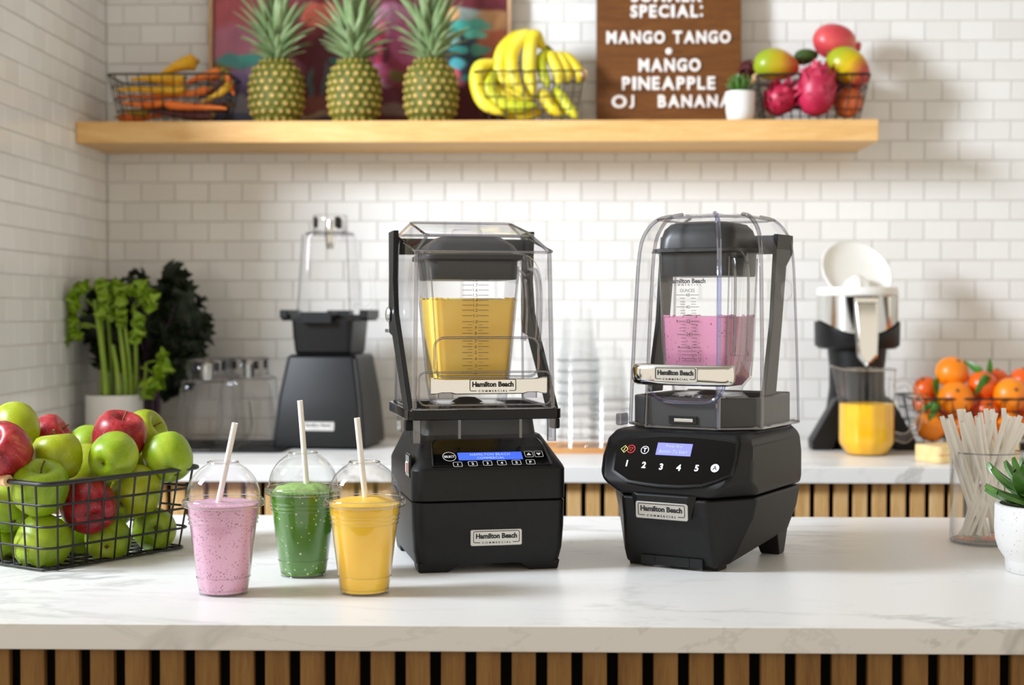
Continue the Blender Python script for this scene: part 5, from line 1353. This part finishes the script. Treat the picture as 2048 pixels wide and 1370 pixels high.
    # jar handle on the right
    hp = smoothpath([(jx+.064,jy-.01,.424),(jx+.080,jy-.012,.423),(jx+.0905,jy-.015,.408),(jx+.0935,jy-.018,.375),(jx+.0925,jy-.018,.330),(jx+.091,jy-.018,.312)], 6)
    hj = mk('jar_handle', MB().tube(hp, [.012]*6+[.0115]*(len(hp)-6), 12, flat=1.3, up=(0,1,0)), M['jar'], jar, ang=70)
    for o in (-.011, .011): mk('handle_edge', MB().tube([(p.x+(.0095 if k > 9 else .004), p.y+o, p.z+(.009 if k < 9 else 0)) for k, p in enumerate(hp)], .0019, 6), M['edge'], hj)
    mk('handle_edge', MB().tube([(p.x-(.0105 if k > 12 else .005), p.y-.008, p.z-(.0105 if k < 12 else 0)) for k, p in enumerate(hp)], .0019, 6), M['edge'], hj)
    # graduations on the jar front
    a = Vector((jx, jy-.0550, .250)); b = Vector((jx, jy-.0680, .418)); du = (b-a).normalized(); dn = Vector((0,-du.z,du.y)); a = a+dn*.0006
    def og(px, py): q = fr.hit(px, py, a, dn); return q.x, (q-a).dot(du)
    GM = lambda x, s: facing(Vector((x,0,0))+Vector((0,a.y,a.z))+du*s, (1,0,0), du)
    m = MB(); L = [(505,'1.8'),(541,'1.7'),(577,'1.6'),(614,'1.5'),(650,'1.4'),(686,'1.3'),(722,'1.2'),(762,'1.1'),(805,'1.0'),(848,'.9'),(889,'.8'),(945,'.7'),(985,'.6'),(1028,'.5'),(1073,'.4'),(1122,'.3'),(1170,'.2')]
    for i, (yy, s) in enumerate(L):
        py = 420+yy/3.605
        for x0, x1 in ((665,738),(780,855)):
            xa, sa = og(740+x0/3.605, py); xb, _ = og(740+x1/3.605, py)
            m.box(-(xb-xa)/2, (xb-xa)/2, -.0003, .0003, 0, .0002) if 0 else m.add([GM((xa+xb)/2, sa) @ Vector(p) for p in ((-(xb-xa)/2,-.0003,0),((xb-xa)/2,-.0003,0),((xb-xa)/2,.0003,0),(-(xb-xa)/2,.0003,0))], [(0,1,2,3)])
        xc, sc = og(740+760/3.605, py); put_text(m, s, None, .0044, GM(xc, sc))
        if i >= 8 and i < 16:
            py2 = 420+(yy+L[i+1][0])/2/3.605
            for x0, x1 in ((703,738),(780,812)):
                xa, sa = og(740+x0/3.605, py2); xb, _ = og(740+x1/3.605, py2)
                m.add([GM((xa+xb)/2, sa) @ Vector(p) for p in ((-(xb-xa)/2,-.0002,0),((xb-xa)/2,-.0002,0),((xb-xa)/2,.0002,0),(-(xb-xa)/2,.0002,0))], [(0,1,2,3)])
    mk('graduation_marks', m, M['inkgrey'], jar, False, kind='stuff')
left_blender()

# ================================================================== right blender
def right_blender():
    O = (.162, 2.059, CT); th = -R(29); fr = Fr(O, th)
    t = thing('blender', 'right black blender with a ribbed clear hood over pink smoothie', 'blender', O, th)
    def ring(fx, fy, cx, cy_, rx, ry, z, ex=None, ey=None):
        ex = rx-.02 if ex is None else ex; ey = ry+.014 if ey is None else ey
        return [(fx,fy,z),(cx,cy_,z),(rx,ry,z),(ex,ey,z),(-ex,ey,z),(-rx,ry,z),(-cx,cy_,z),(-fx,fy,z)]
    zr = lambda rg, zz: [(x, y, z) for (x, y, _), z in zip(rg, (zz[0],zz[1],zz[2],zz[2],zz[2],zz[2],zz[1],zz[0]))]
    ringL = [zr(ring(.068,.012,.074,.036,.086,.205,.0), (.0035,.0050,.030)), zr(ring(.068,.005,.084,.046,.093,.224,.022), (.022,.024,.036)), ring(.064,-.006,.102,.056,.102,.236,.070), ring(.064,-.012,.109,.056,.106,.240,.1005)]
    def dense(rs, k=4):
        return rs
    mk('lower_housing', MB().loft(ringL), M['black'], t, ang=20, bevel=.006, seg=3)
    ringU = [ring(.065,-.013,.1095,.056,.106,.240,.1022), ring(.082,-.017,.113,.042,.107,.242,.114), ring(.094,-.014,.114,.022,.107,.242,.124), ring(.099,.000,.113,.028,.107,.242,.150), ring(.099,.016,.108,.042,.104,.242,.176), ring(.092,.028,.096,.056,.092,.236,.1890)]
    mk('upper_housing', MB().loft(ringU), M['black'], t, ang=20, bevel=.006, seg=3)
    # feet
    for sx in (-1, 1):
        mk('foot', MB().box(sx*.055-.012, sx*.055+.012, .02, .05, 0, .006), M['rubber'], t, bevel=.001)
        mk('foot', MB().loft([[(sx*.089,.196,0),(sx*.087,.222,0),(sx*.060,.226,0),(sx*.060,.196,0)], [(sx*.0915,.180,.040),(sx*.0915,.226,.040),(sx*.05,.232,.040),(sx*.05,.18,.040)]]), M['black'], t, bevel=.002)
    mk('front_vent', MB().box(-.042,.050,.0045,.02,.0042,.017), M['rubber'], t, False)
    for x in (-.022, .030): mk('vent_divider', MB().box(x-.001, x+.001, .004, .012, .004, .017), M['black'], t, False)
    # ---- control panel
    s0, s1 = Vector((0,-.0145,.122)), Vector((0,.0175,.1775)); dv = (s1-s0).normalized(); nv = Vector((0,-dv.z,dv.y)); p0 = s0+nv*.0035
    def on(px, py): q = fr.hit(px, py, p0, nv); return q.x, (q-p0).dot(dv)
    Mx = lambda a, b, d=0.0: facing(Vector((a,0,0))+p0+dv*b+nv*d, (1,0,0), dv)
    pl = [on(*p) for p in ((1228,940),(1233,905),(1240,882),(1275,877),(1322,874),(1370,875),(1415,879),(1455,884),(1471,888),(1467,918),(1459,949),(1432,960),(1402,969),(1360,971),(1317,969),(1285,965),(1257,960))]
    p2 = [(a*1.045-.0015, (b-.027)*1.10+.027) for a, b in pl]
    P3 = lambda q, d: [tuple(Vector((a,0,0))+p0+dv*b+nv*d) for a, b in q]
    mk('panel_bezel', MB().loft([P3([(a*1.0, b) for a, b in p2], -.008), P3(p2, -.0005), P3(pl, .0008)]), M['black'], t, ang=35)
    panel = mk('control_panel', MB().loft([P3(pl, 0), P3(pl, .0012)]), M['black_lid'], t, False)
    p0 = p0+nv*.0012
    a0, b0 = on(1311, 909); a1, b1 = on(1386, 889)
    a2, b2 = on(1314, 888); a3, b3 = on(1381, 911)
    q = [(a0,b0),(a3,b3),(a1,b1),(a2,b2)]; da, db = (a0+a1)/2, (b0+b1)/2; dw, dh = (a1-a0), (b1-b0)
    d = mk('display', MB().box(-dw/2, dw/2, -dh*.52, dh*.52, -.001, .0004).xform(Mx(da, db)), M['lcd_lilac'], panel, False)
    m = MB(); put_text(m, 'Press Any', dw*.48, dh*.30, Mx(da, db+dh*.22, .0009), 0, 1.1); put_text(m, 'Button To Start', dw*.80, dh*.28, Mx(da, db-dh*.20, .0009), 0, 1.1)
    mk('display_text', m, M['lcd_text'], d, False)
    def glyph(px, py, s, h=.0095):
        a, b = on(px, py); m = MB(); put_text(m, s, None, h, Mx(a, b, .0004), .03); mk('button', m, M['lit_white'], panel, False)
    for px, py, s in ((1254,926.5,'1'),(1288,930,'2'),(1322.5,933.5,'3'),(1357.5,935.5,'4'),(1393.5,936.5,'5')): glyph(px, py, s)
    def poly_ring(m, pts, t_, a, b):
        n = len(pts); c = Vector((sum(p[0] for p in pts)/n, sum(p[1] for p in pts)/n))
        inn = [tuple(c+(Vector(p)-c)*(1-t_)) for p in pts]
        for k in range(n):
            j = (k+1) % n; m.add([Mx(a, b, .0004) @ Vector((*p, 0)) for p in (pts[k], pts[j], inn[j], inn[k])], [(0,1,2,3)])
    circ = lambda r, n=24: [(r*cos(2*pi*k/n), r*sin(2*pi*k/n)) for k in range(n)]
    a, b = on(1249.5, 898); m = MB(); poly_ring(m, [(0,-.0058),(.0058,0),(0,.0058),(-.0058,0)], .16, a, b); m.add([Mx(a, b, .0004) @ Vector(p) for p in ((-.0014,-.0030,0),(-.0006,-.0030,0),(.0014,.0030,0),(.0006,.0030,0))], [(0,1,2,3)]); mk('start_symbol', m, M['lit_lime'], panel, False)
    a, b = on(1262.5, 898); m = MB(); poly_ring(m, circ(.0062), .15, a, b); poly_ring(m, [(-.0034,.0022),(.0034,.0022),(0,-.0036)], .28, a, b); mk('stop_symbol', m, M['lit_red'], panel, False)
    a, b = on(1290, 900); m = MB(); poly_ring(m, circ(.0060), .13, a, b); put_text(m, 'T', None, .0062, Mx(a, b, .0004), .02); mk('pulse_symbol', m, M['lit_white'], panel, False)
    a, b = on(1430, 936.5); m = MB(); m.add([Mx(a, b, .0004) @ Vector((*p, 0)) for p in circ(.0060)], [tuple(range(24))]); ks = mk('auto_symbol', m, M['lit_white'], panel, False)
    m = MB(); put_text(m, 'A', None, .0066, Mx(a, b, .0008), .02); mk('symbol_letter', m, M['ink'], ks, False)
    # ---- badge with its raised seat
    q = fr.hit(1326.5, 1021, (0,-.0115,0), (0,1,0)); qa = fr.hit(1274.5,1019,(0,-.0115,0),(0,1,0)); qb = fr.hit(1378.5,1023,(0,-.0115,0),(0,1,0)); bw = qb.x-qa.x
    mk('badge_seat', MB().loft([[(q.x-bw*.66,-.010,.1075),(q.x+bw*.66,-.010,.1075),(q.x+bw*.52,-.009,q.z-.013),(q.x-bw*.52,-.009,q.z-.013)], [(q.x-bw*.50,-.0162,.1035),(q.x+bw*.50,-.0162,.1035),(q.x+bw*.485,-.0148,q.z-.0105),(q.x-bw*.485,-.0148,q.z-.0105)]]), M['black'], t, bevel=.0025, seg=3)
    uu = Vector((0,-.02,.3)).normalized()
    badge(t, bw, .0235, facing((q.x, -.0158, q.z), (1,0,0), uu))
    # ---- grey collar
    def octo(h, c, y0, y1, z, cr=None): return [(h-c,y0,z),(h,y0+c,z),(h,y1-.02,z),(h-.02,y1,z),(-h+.02,y1,z),(-h,y1-.02,z),(-h,y0+c,z),(-h+c,y0,z)]
    m = MB(); m.loft([octo(.082,.036,.052,.232,.188), octo(.0935,.040,.050,.246,.190), octo(.0935,.040,.050,.246,.2330), octo(.0895,.038,.054,.242,.2345), octo(.087,.036,.057,.239,.2330), octo(.086,.036,.058,.238,.214)], True, True)
    mk('collar', m, M['grey'], t, bevel=.0015)
    sl = fr.hit(1367, 840, (0,.050,0), (0,1,0))
    lt_ = mk('collar_slot', MB().box(sl.x-.0215, sl.x+.0215, .0465, .0505, sl.z-.0055, sl.z+.0055), M['rubber'], t, bevel=.001)
    mk('latch_bar', MB().box(sl.x-.013, sl.x+.016, .0455, .048, sl.z-.003, sl.z+.0025), M['satin'], lt_, bevel=.001)
    # ---- clear hood
    H = lambda h, c, y0, y1, z: octo(h, c, y0, y1, z)
    hb = [(.1010,.046,.046,.262,.192), (.1000,.046,.050,.260,.26), (.0970,.045,.056,.258,.36), (.0935,.044,.062,.255,.440), (.0865,.042,.071,.247,.470), (.0720,.036,.086,.236,.488), (.055,.03,.105,.222,.4935)]
    rings = [H(*q) for q in hb]
    cv = mk('clear_hood', MB().loft(rings, False, True), M['cover'], t, ang=16)
    for k, mat, rad in ((0,'lilac_edge',.0036),(7,'edge',.0026),(1,'edge',.0030),(6,'edge',.0028),(2,'edge',.002),(5,'edge',.002)):
        mk('hood_rib', MB().tube(smoothpath([r[k] for r in rings], 3), rad, 8), M[mat], cv)
    mk('hood_edge', MB().tube(rings[0], .0024, 6, True), M['edge'], cv)
    mk('hood_edge', MB().tube(rings[-2], .0016, 6, True), M['edge'], cv)
    # rear posts of the hinge, seen through the hood
    for sx in (-1, 1):
        post = [(.128,.236),(.172,.236),(.196,.34),(.212,.42),(.240,.440),(.240,.466),(.176,.466),(.170,.43),(.158,.34)]
        x0, x1 = sx*.086, sx*.0925
        ps = mk('hinge_post', MB().prism(post, min(x0,x1), max(x0,x1), 'x'), M['black'], t, bevel=.001)
        mk('pivot', MB().lathe([(0,0),(.013,0),(.016,.004),(.012,.009),(.006,.011),(0,.011)], 24), M['cover'], ps, loc=(sx*.0965,.190,.385), rot=(0, sx*pi/2, 0))
    mk('rear_panel', MB().box(-.082,.082,.252,.258,.195,.235).box(-.082,.082,.246,.256,.440,.468), M['grey'], t, bevel=.001)
    for sx in (-1,):
        mk('hood_foot', MB().loft([[(sx*.104+x, y, z) for x, y in ((-.006,.06),(.004,.06),(.004,.085),(-.006,.085))] for z in (.190,.208)]), M['edge'], cv, bevel=.003)
    # ---- chrome handle
    h0 = fr.hit(1270, 752, (0,.040,0), (0,1,0)); h1 = fr.hit(1458, 750, (0,.040,0), (0,1,0)); hz0 = fr.hit(1360,771,(0,.034,0),(0,1,0)).z; hz1 = fr.hit(1360,729,(0,.034,0),(0,1,0)).z
    hx = (h1.x-h0.x)/2; hc = (h0.x+h1.x)/2; zc = (hz0+hz1)/2; hz = (hz1-hz0)/2
    path = [(hc-hx*.86, .066), (hc-hx*.98, .050), (hc-hx*.93, .036), (hc-hx*.6, .030), (hc, .0275), (hc+hx*.6, .030), (hc+hx*.93, .036), (hc+hx*.98, .050), (hc+hx*.86, .066)]
    sp = smoothpath([(x, y, zc) for x, y in path], 5); ringsH = []
    for k, p in enumerate(sp):
        tg_ = (sp[min(k+1, len(sp)-1)]-sp[max(k-1, 0)]).normalized(); nn = Vector((tg_.y, -tg_.x, 0)); rg = []
        for a in range(16):
            an = 2*pi*a/16; c_, s_ = cos(an), sin(an)
            X = (abs(c_)**.6)*(1 if c_ > 0 else -1)*.0062; Z = (abs(s_)**.7)*(1 if s_ > 0 else -1)*hz
            rg.append(tuple(p+nn*X+Vector((0,0,Z))))
        ringsH.append(rg)
    hd = mk('chrome_handle', MB().loft(ringsH), M['chrome'], t, ang=50)
    q = fr.hit(1351, 749, (0,.0213,0), (0,1,0)); qa = fr.hit(1308,749,(0,.0213,0),(0,1,0)); qb = fr.hit(1394,749,(0,.0213,0),(0,1,0))
    pw_ = qb.x-qa.x
    ns = mk('name_seat', MB().loft([[(q.x+x, .0222, q.z+y) for x, y, _ in rrect(-pw_/2,pw_/2,-.0105,.0105,.0015,4)], [(q.x+x*.985, .0205, q.z+y*.95) for x, y, _ in rrect(-pw_/2,pw_/2,-.0105,.0105,.0015,4)]]), M['satin'], hd)
    mk('lettering', logo(MB(), pw_*.97, .020, facing((q.x, .0203, q.z), (1,0,0), (0,0,1))), M['ink'], hd, False)
    gx0 = fr.hit(1302,790,(0,.040,0),(0,1,0)); gx1 = fr.hit(1440,790,(0,.040,0),(0,1,0)); gz = fr.hit(1370,804,(0,.042,0),(0,1,0)).z
    mk('grip_loop', MB().tube(smoothpath([(gx0.x-.003,.044,zc-hz*.6),(gx0.x,.042,gz+.012),(gx0.x+.018,.042,gz+.001),((gx0.x+gx1.x)/2,.042,gz-.001),(gx1.x-.018,.042,gz+.001),(gx1.x,.042,gz+.012),(gx1.x+.006,.044,zc-hz*.6)], 5), .0026, 8), M['lilac_edge'], hd)
    # ---- jar
    jx, jy = -.004, .152
    J = lambda h, r, z, d=0: [(x+jx, y+jy, z) for x, y, _ in rrect(-h, h, -h, h, r, 6)]
    jar = mk('jar', MB().loft([J(.040,.016,.232), J(.043,.018,.244), J(.052,.018,.258), J(.0555,.018,.30), J(.0590,.018,.432), J(.0605,.018,.440)], True, False), M['jar'], t, ang=50)
    for k in (17, 24, 3): mk('jar_edge', MB().tube([J(.0525,.018,.260)[k], J(.0590,.018,.432)[k]], .0013, 6), M['edge'], jar)
    mk('jar_foot', MB().loft([J(.052,.012,.2145), J(.050,.012,.226), J(.041,.014,.236)], True, True), M['cover'], jar, solid=.002)
    for x in (-.032,-.012,.012,.032): mk('foot_rib', MB().box(jx+x-.003, jx+x+.003, jy-.052, jy-.040, .215, .234), M['edge'], jar, False)
    mk('drive_coupling', MB().lathe([(.026,.2142),(.028,.222),(.022,.234),(.010,.240),(0,.241)], 24, (jx,jy,0)), M['satin'], t)
    Jl = lambda h, z: J(h-.0032, .016, z)
    top = Jl(.0572,.3470); mid = [(x*.5+jx*.5, y*.5+jy*.5, .3480) for x, y, z in top]
    mk('smoothie', MB().loft([Jl(.0440,.2470), Jl(.0523,.2590), Jl(.0555,.300), top, mid]), M['pinkjar'], t, ang=50)
    m = MB()
    for i in range(60):
        s = i/60*len(top); k = int(s) % len(top); f = s-int(s); p = Vector(top[k]).lerp(Vector(top[(k+1) % len(top)]), f)
        m.sphere((p.x*.985+jx*.015, p.y*.985+jy*.015, .3474), .0018+.0022*abs(mnoise.noise((i*.9,0,3))), 8, 5)
    mk('froth', m, M['pinkjar'], t, kind='stuff')
    mk('lid', MB().loft([Jl(.0580,.4050), Jl(.0588,.408), Jl(.0598,.438), J(.0660,.02,.4395), J(.0660,.02,.4440), J(.0585,.02,.4455), J(.0580,.022,.458), J(.0550,.026,.472), J(.0480,.026,.4805), J(.036,.022,.4835), J(.02,.015,.484)]), M['lidgrey'], t, ang=30)
    mk('lid_tab', MB().loft([rrect(jx-.085,jx-.055,jy-.02,jy+.02,.006,4,.4400), rrect(jx-.083,jx-.055,jy-.02,jy+.02,.006,4,.4440)]), M['lidgrey'], t)
    hp = smoothpath([(jx+.058,jy-.0,.432),(jx+.080,jy,.430),(jx+.0915,jy,.412),(jx+.0930,jy,.37),(jx+.0905,jy,.305),(jx+.0895,jy,.292)], 6)
    hp = [Vector((jx+(p.x-jx)*.72, jy-(p.x-jx)*.50, p.z)) for p in hp]     # handle leaves the front right corner
    hj = mk('jar_handle', MB().tube(hp, .0115, 12, flat=1.25, up=(.5,.72,0)), M['jar'], jar, ang=70)
    for o in (-.011, .011):
        mk('handle_edge', MB().tube([p+Vector((.57,.82,0))*o+Vector((.004,-.003,0)) for p in hp], .0019, 6), M['edge'], hj)
    # print on the jar
    a = Vector((jx, jy-.052, .258)); b = Vector((jx, jy-.0590, .432)); du = (b-a).normalized(); dn = Vector((0,-du.z,du.y)); a = a+dn*.0008
    def og(x, y): q = fr.hit(1180+x/3.341, 420+y/3.341, a, dn); return q.x, (q-a).dot(du)
    GM = lambda x, s: facing(Vector((x,0,0))+Vector((0,a.y,a.z))+du*s, (1,0,0), du)
    m = MB()
    def seg(x0, x1, y, w_=.00035):
        xa, sa = og(x0, y); xb, _ = og(x1, y); h = (xb-xa)/2
        m.add([GM((xa+xb)/2, sa) @ Vector(p) for p in ((-h,-w_,0),(h,-w_,0),(h,w_,0),(-h,w_,0))], [(0,1,2,3)])
    def word(s, x, y, wd=None, h=.0042, bold=0, sp=1.0):
        xc, sc = og(x, y); put_text(m, s, wd, h, GM(xc, sc), bold, sp)
    xa, _ = og(525, 475); xb, _ = og(770, 475); word(BRAND1, 648, 474, xb-xa, .0070, .04); xa, _ = og(540, 500); xb, _ = og(745, 500); word(BRAND2, 640, 500, xb-xa, .0024, .01, 1.7)
    word('OUNCES', 650, 538, .0225, .0045)
    for y, s in ((568,'48'),(648,'40'),(743,'32'),(831,'24'),(918,'16')):
        k = (y-568)/350*10
        word(s, 652+k*.6, y, None, .0048); seg(575+k, 634+k, y); seg(668+k, 726+k, y)
    for y in (590,613,630,672,690,765,787,808,855,880,900): k = (y-568)/350*10; seg(600+k, 634+k, y, .0003); seg(672+k, 706+k, y, .0003)
    for i, y in enumerate((942,966,991,1008)):
        seg(615, 715, y, .0003); word(('14','12','10','8')[i], 735, y, None, .0032)
        word(('13','11','9','7')[i], 597, y, None, .0032)
    mk('graduation_marks', m, M['inkgrey'], jar, False, kind='stuff')
right_blender()
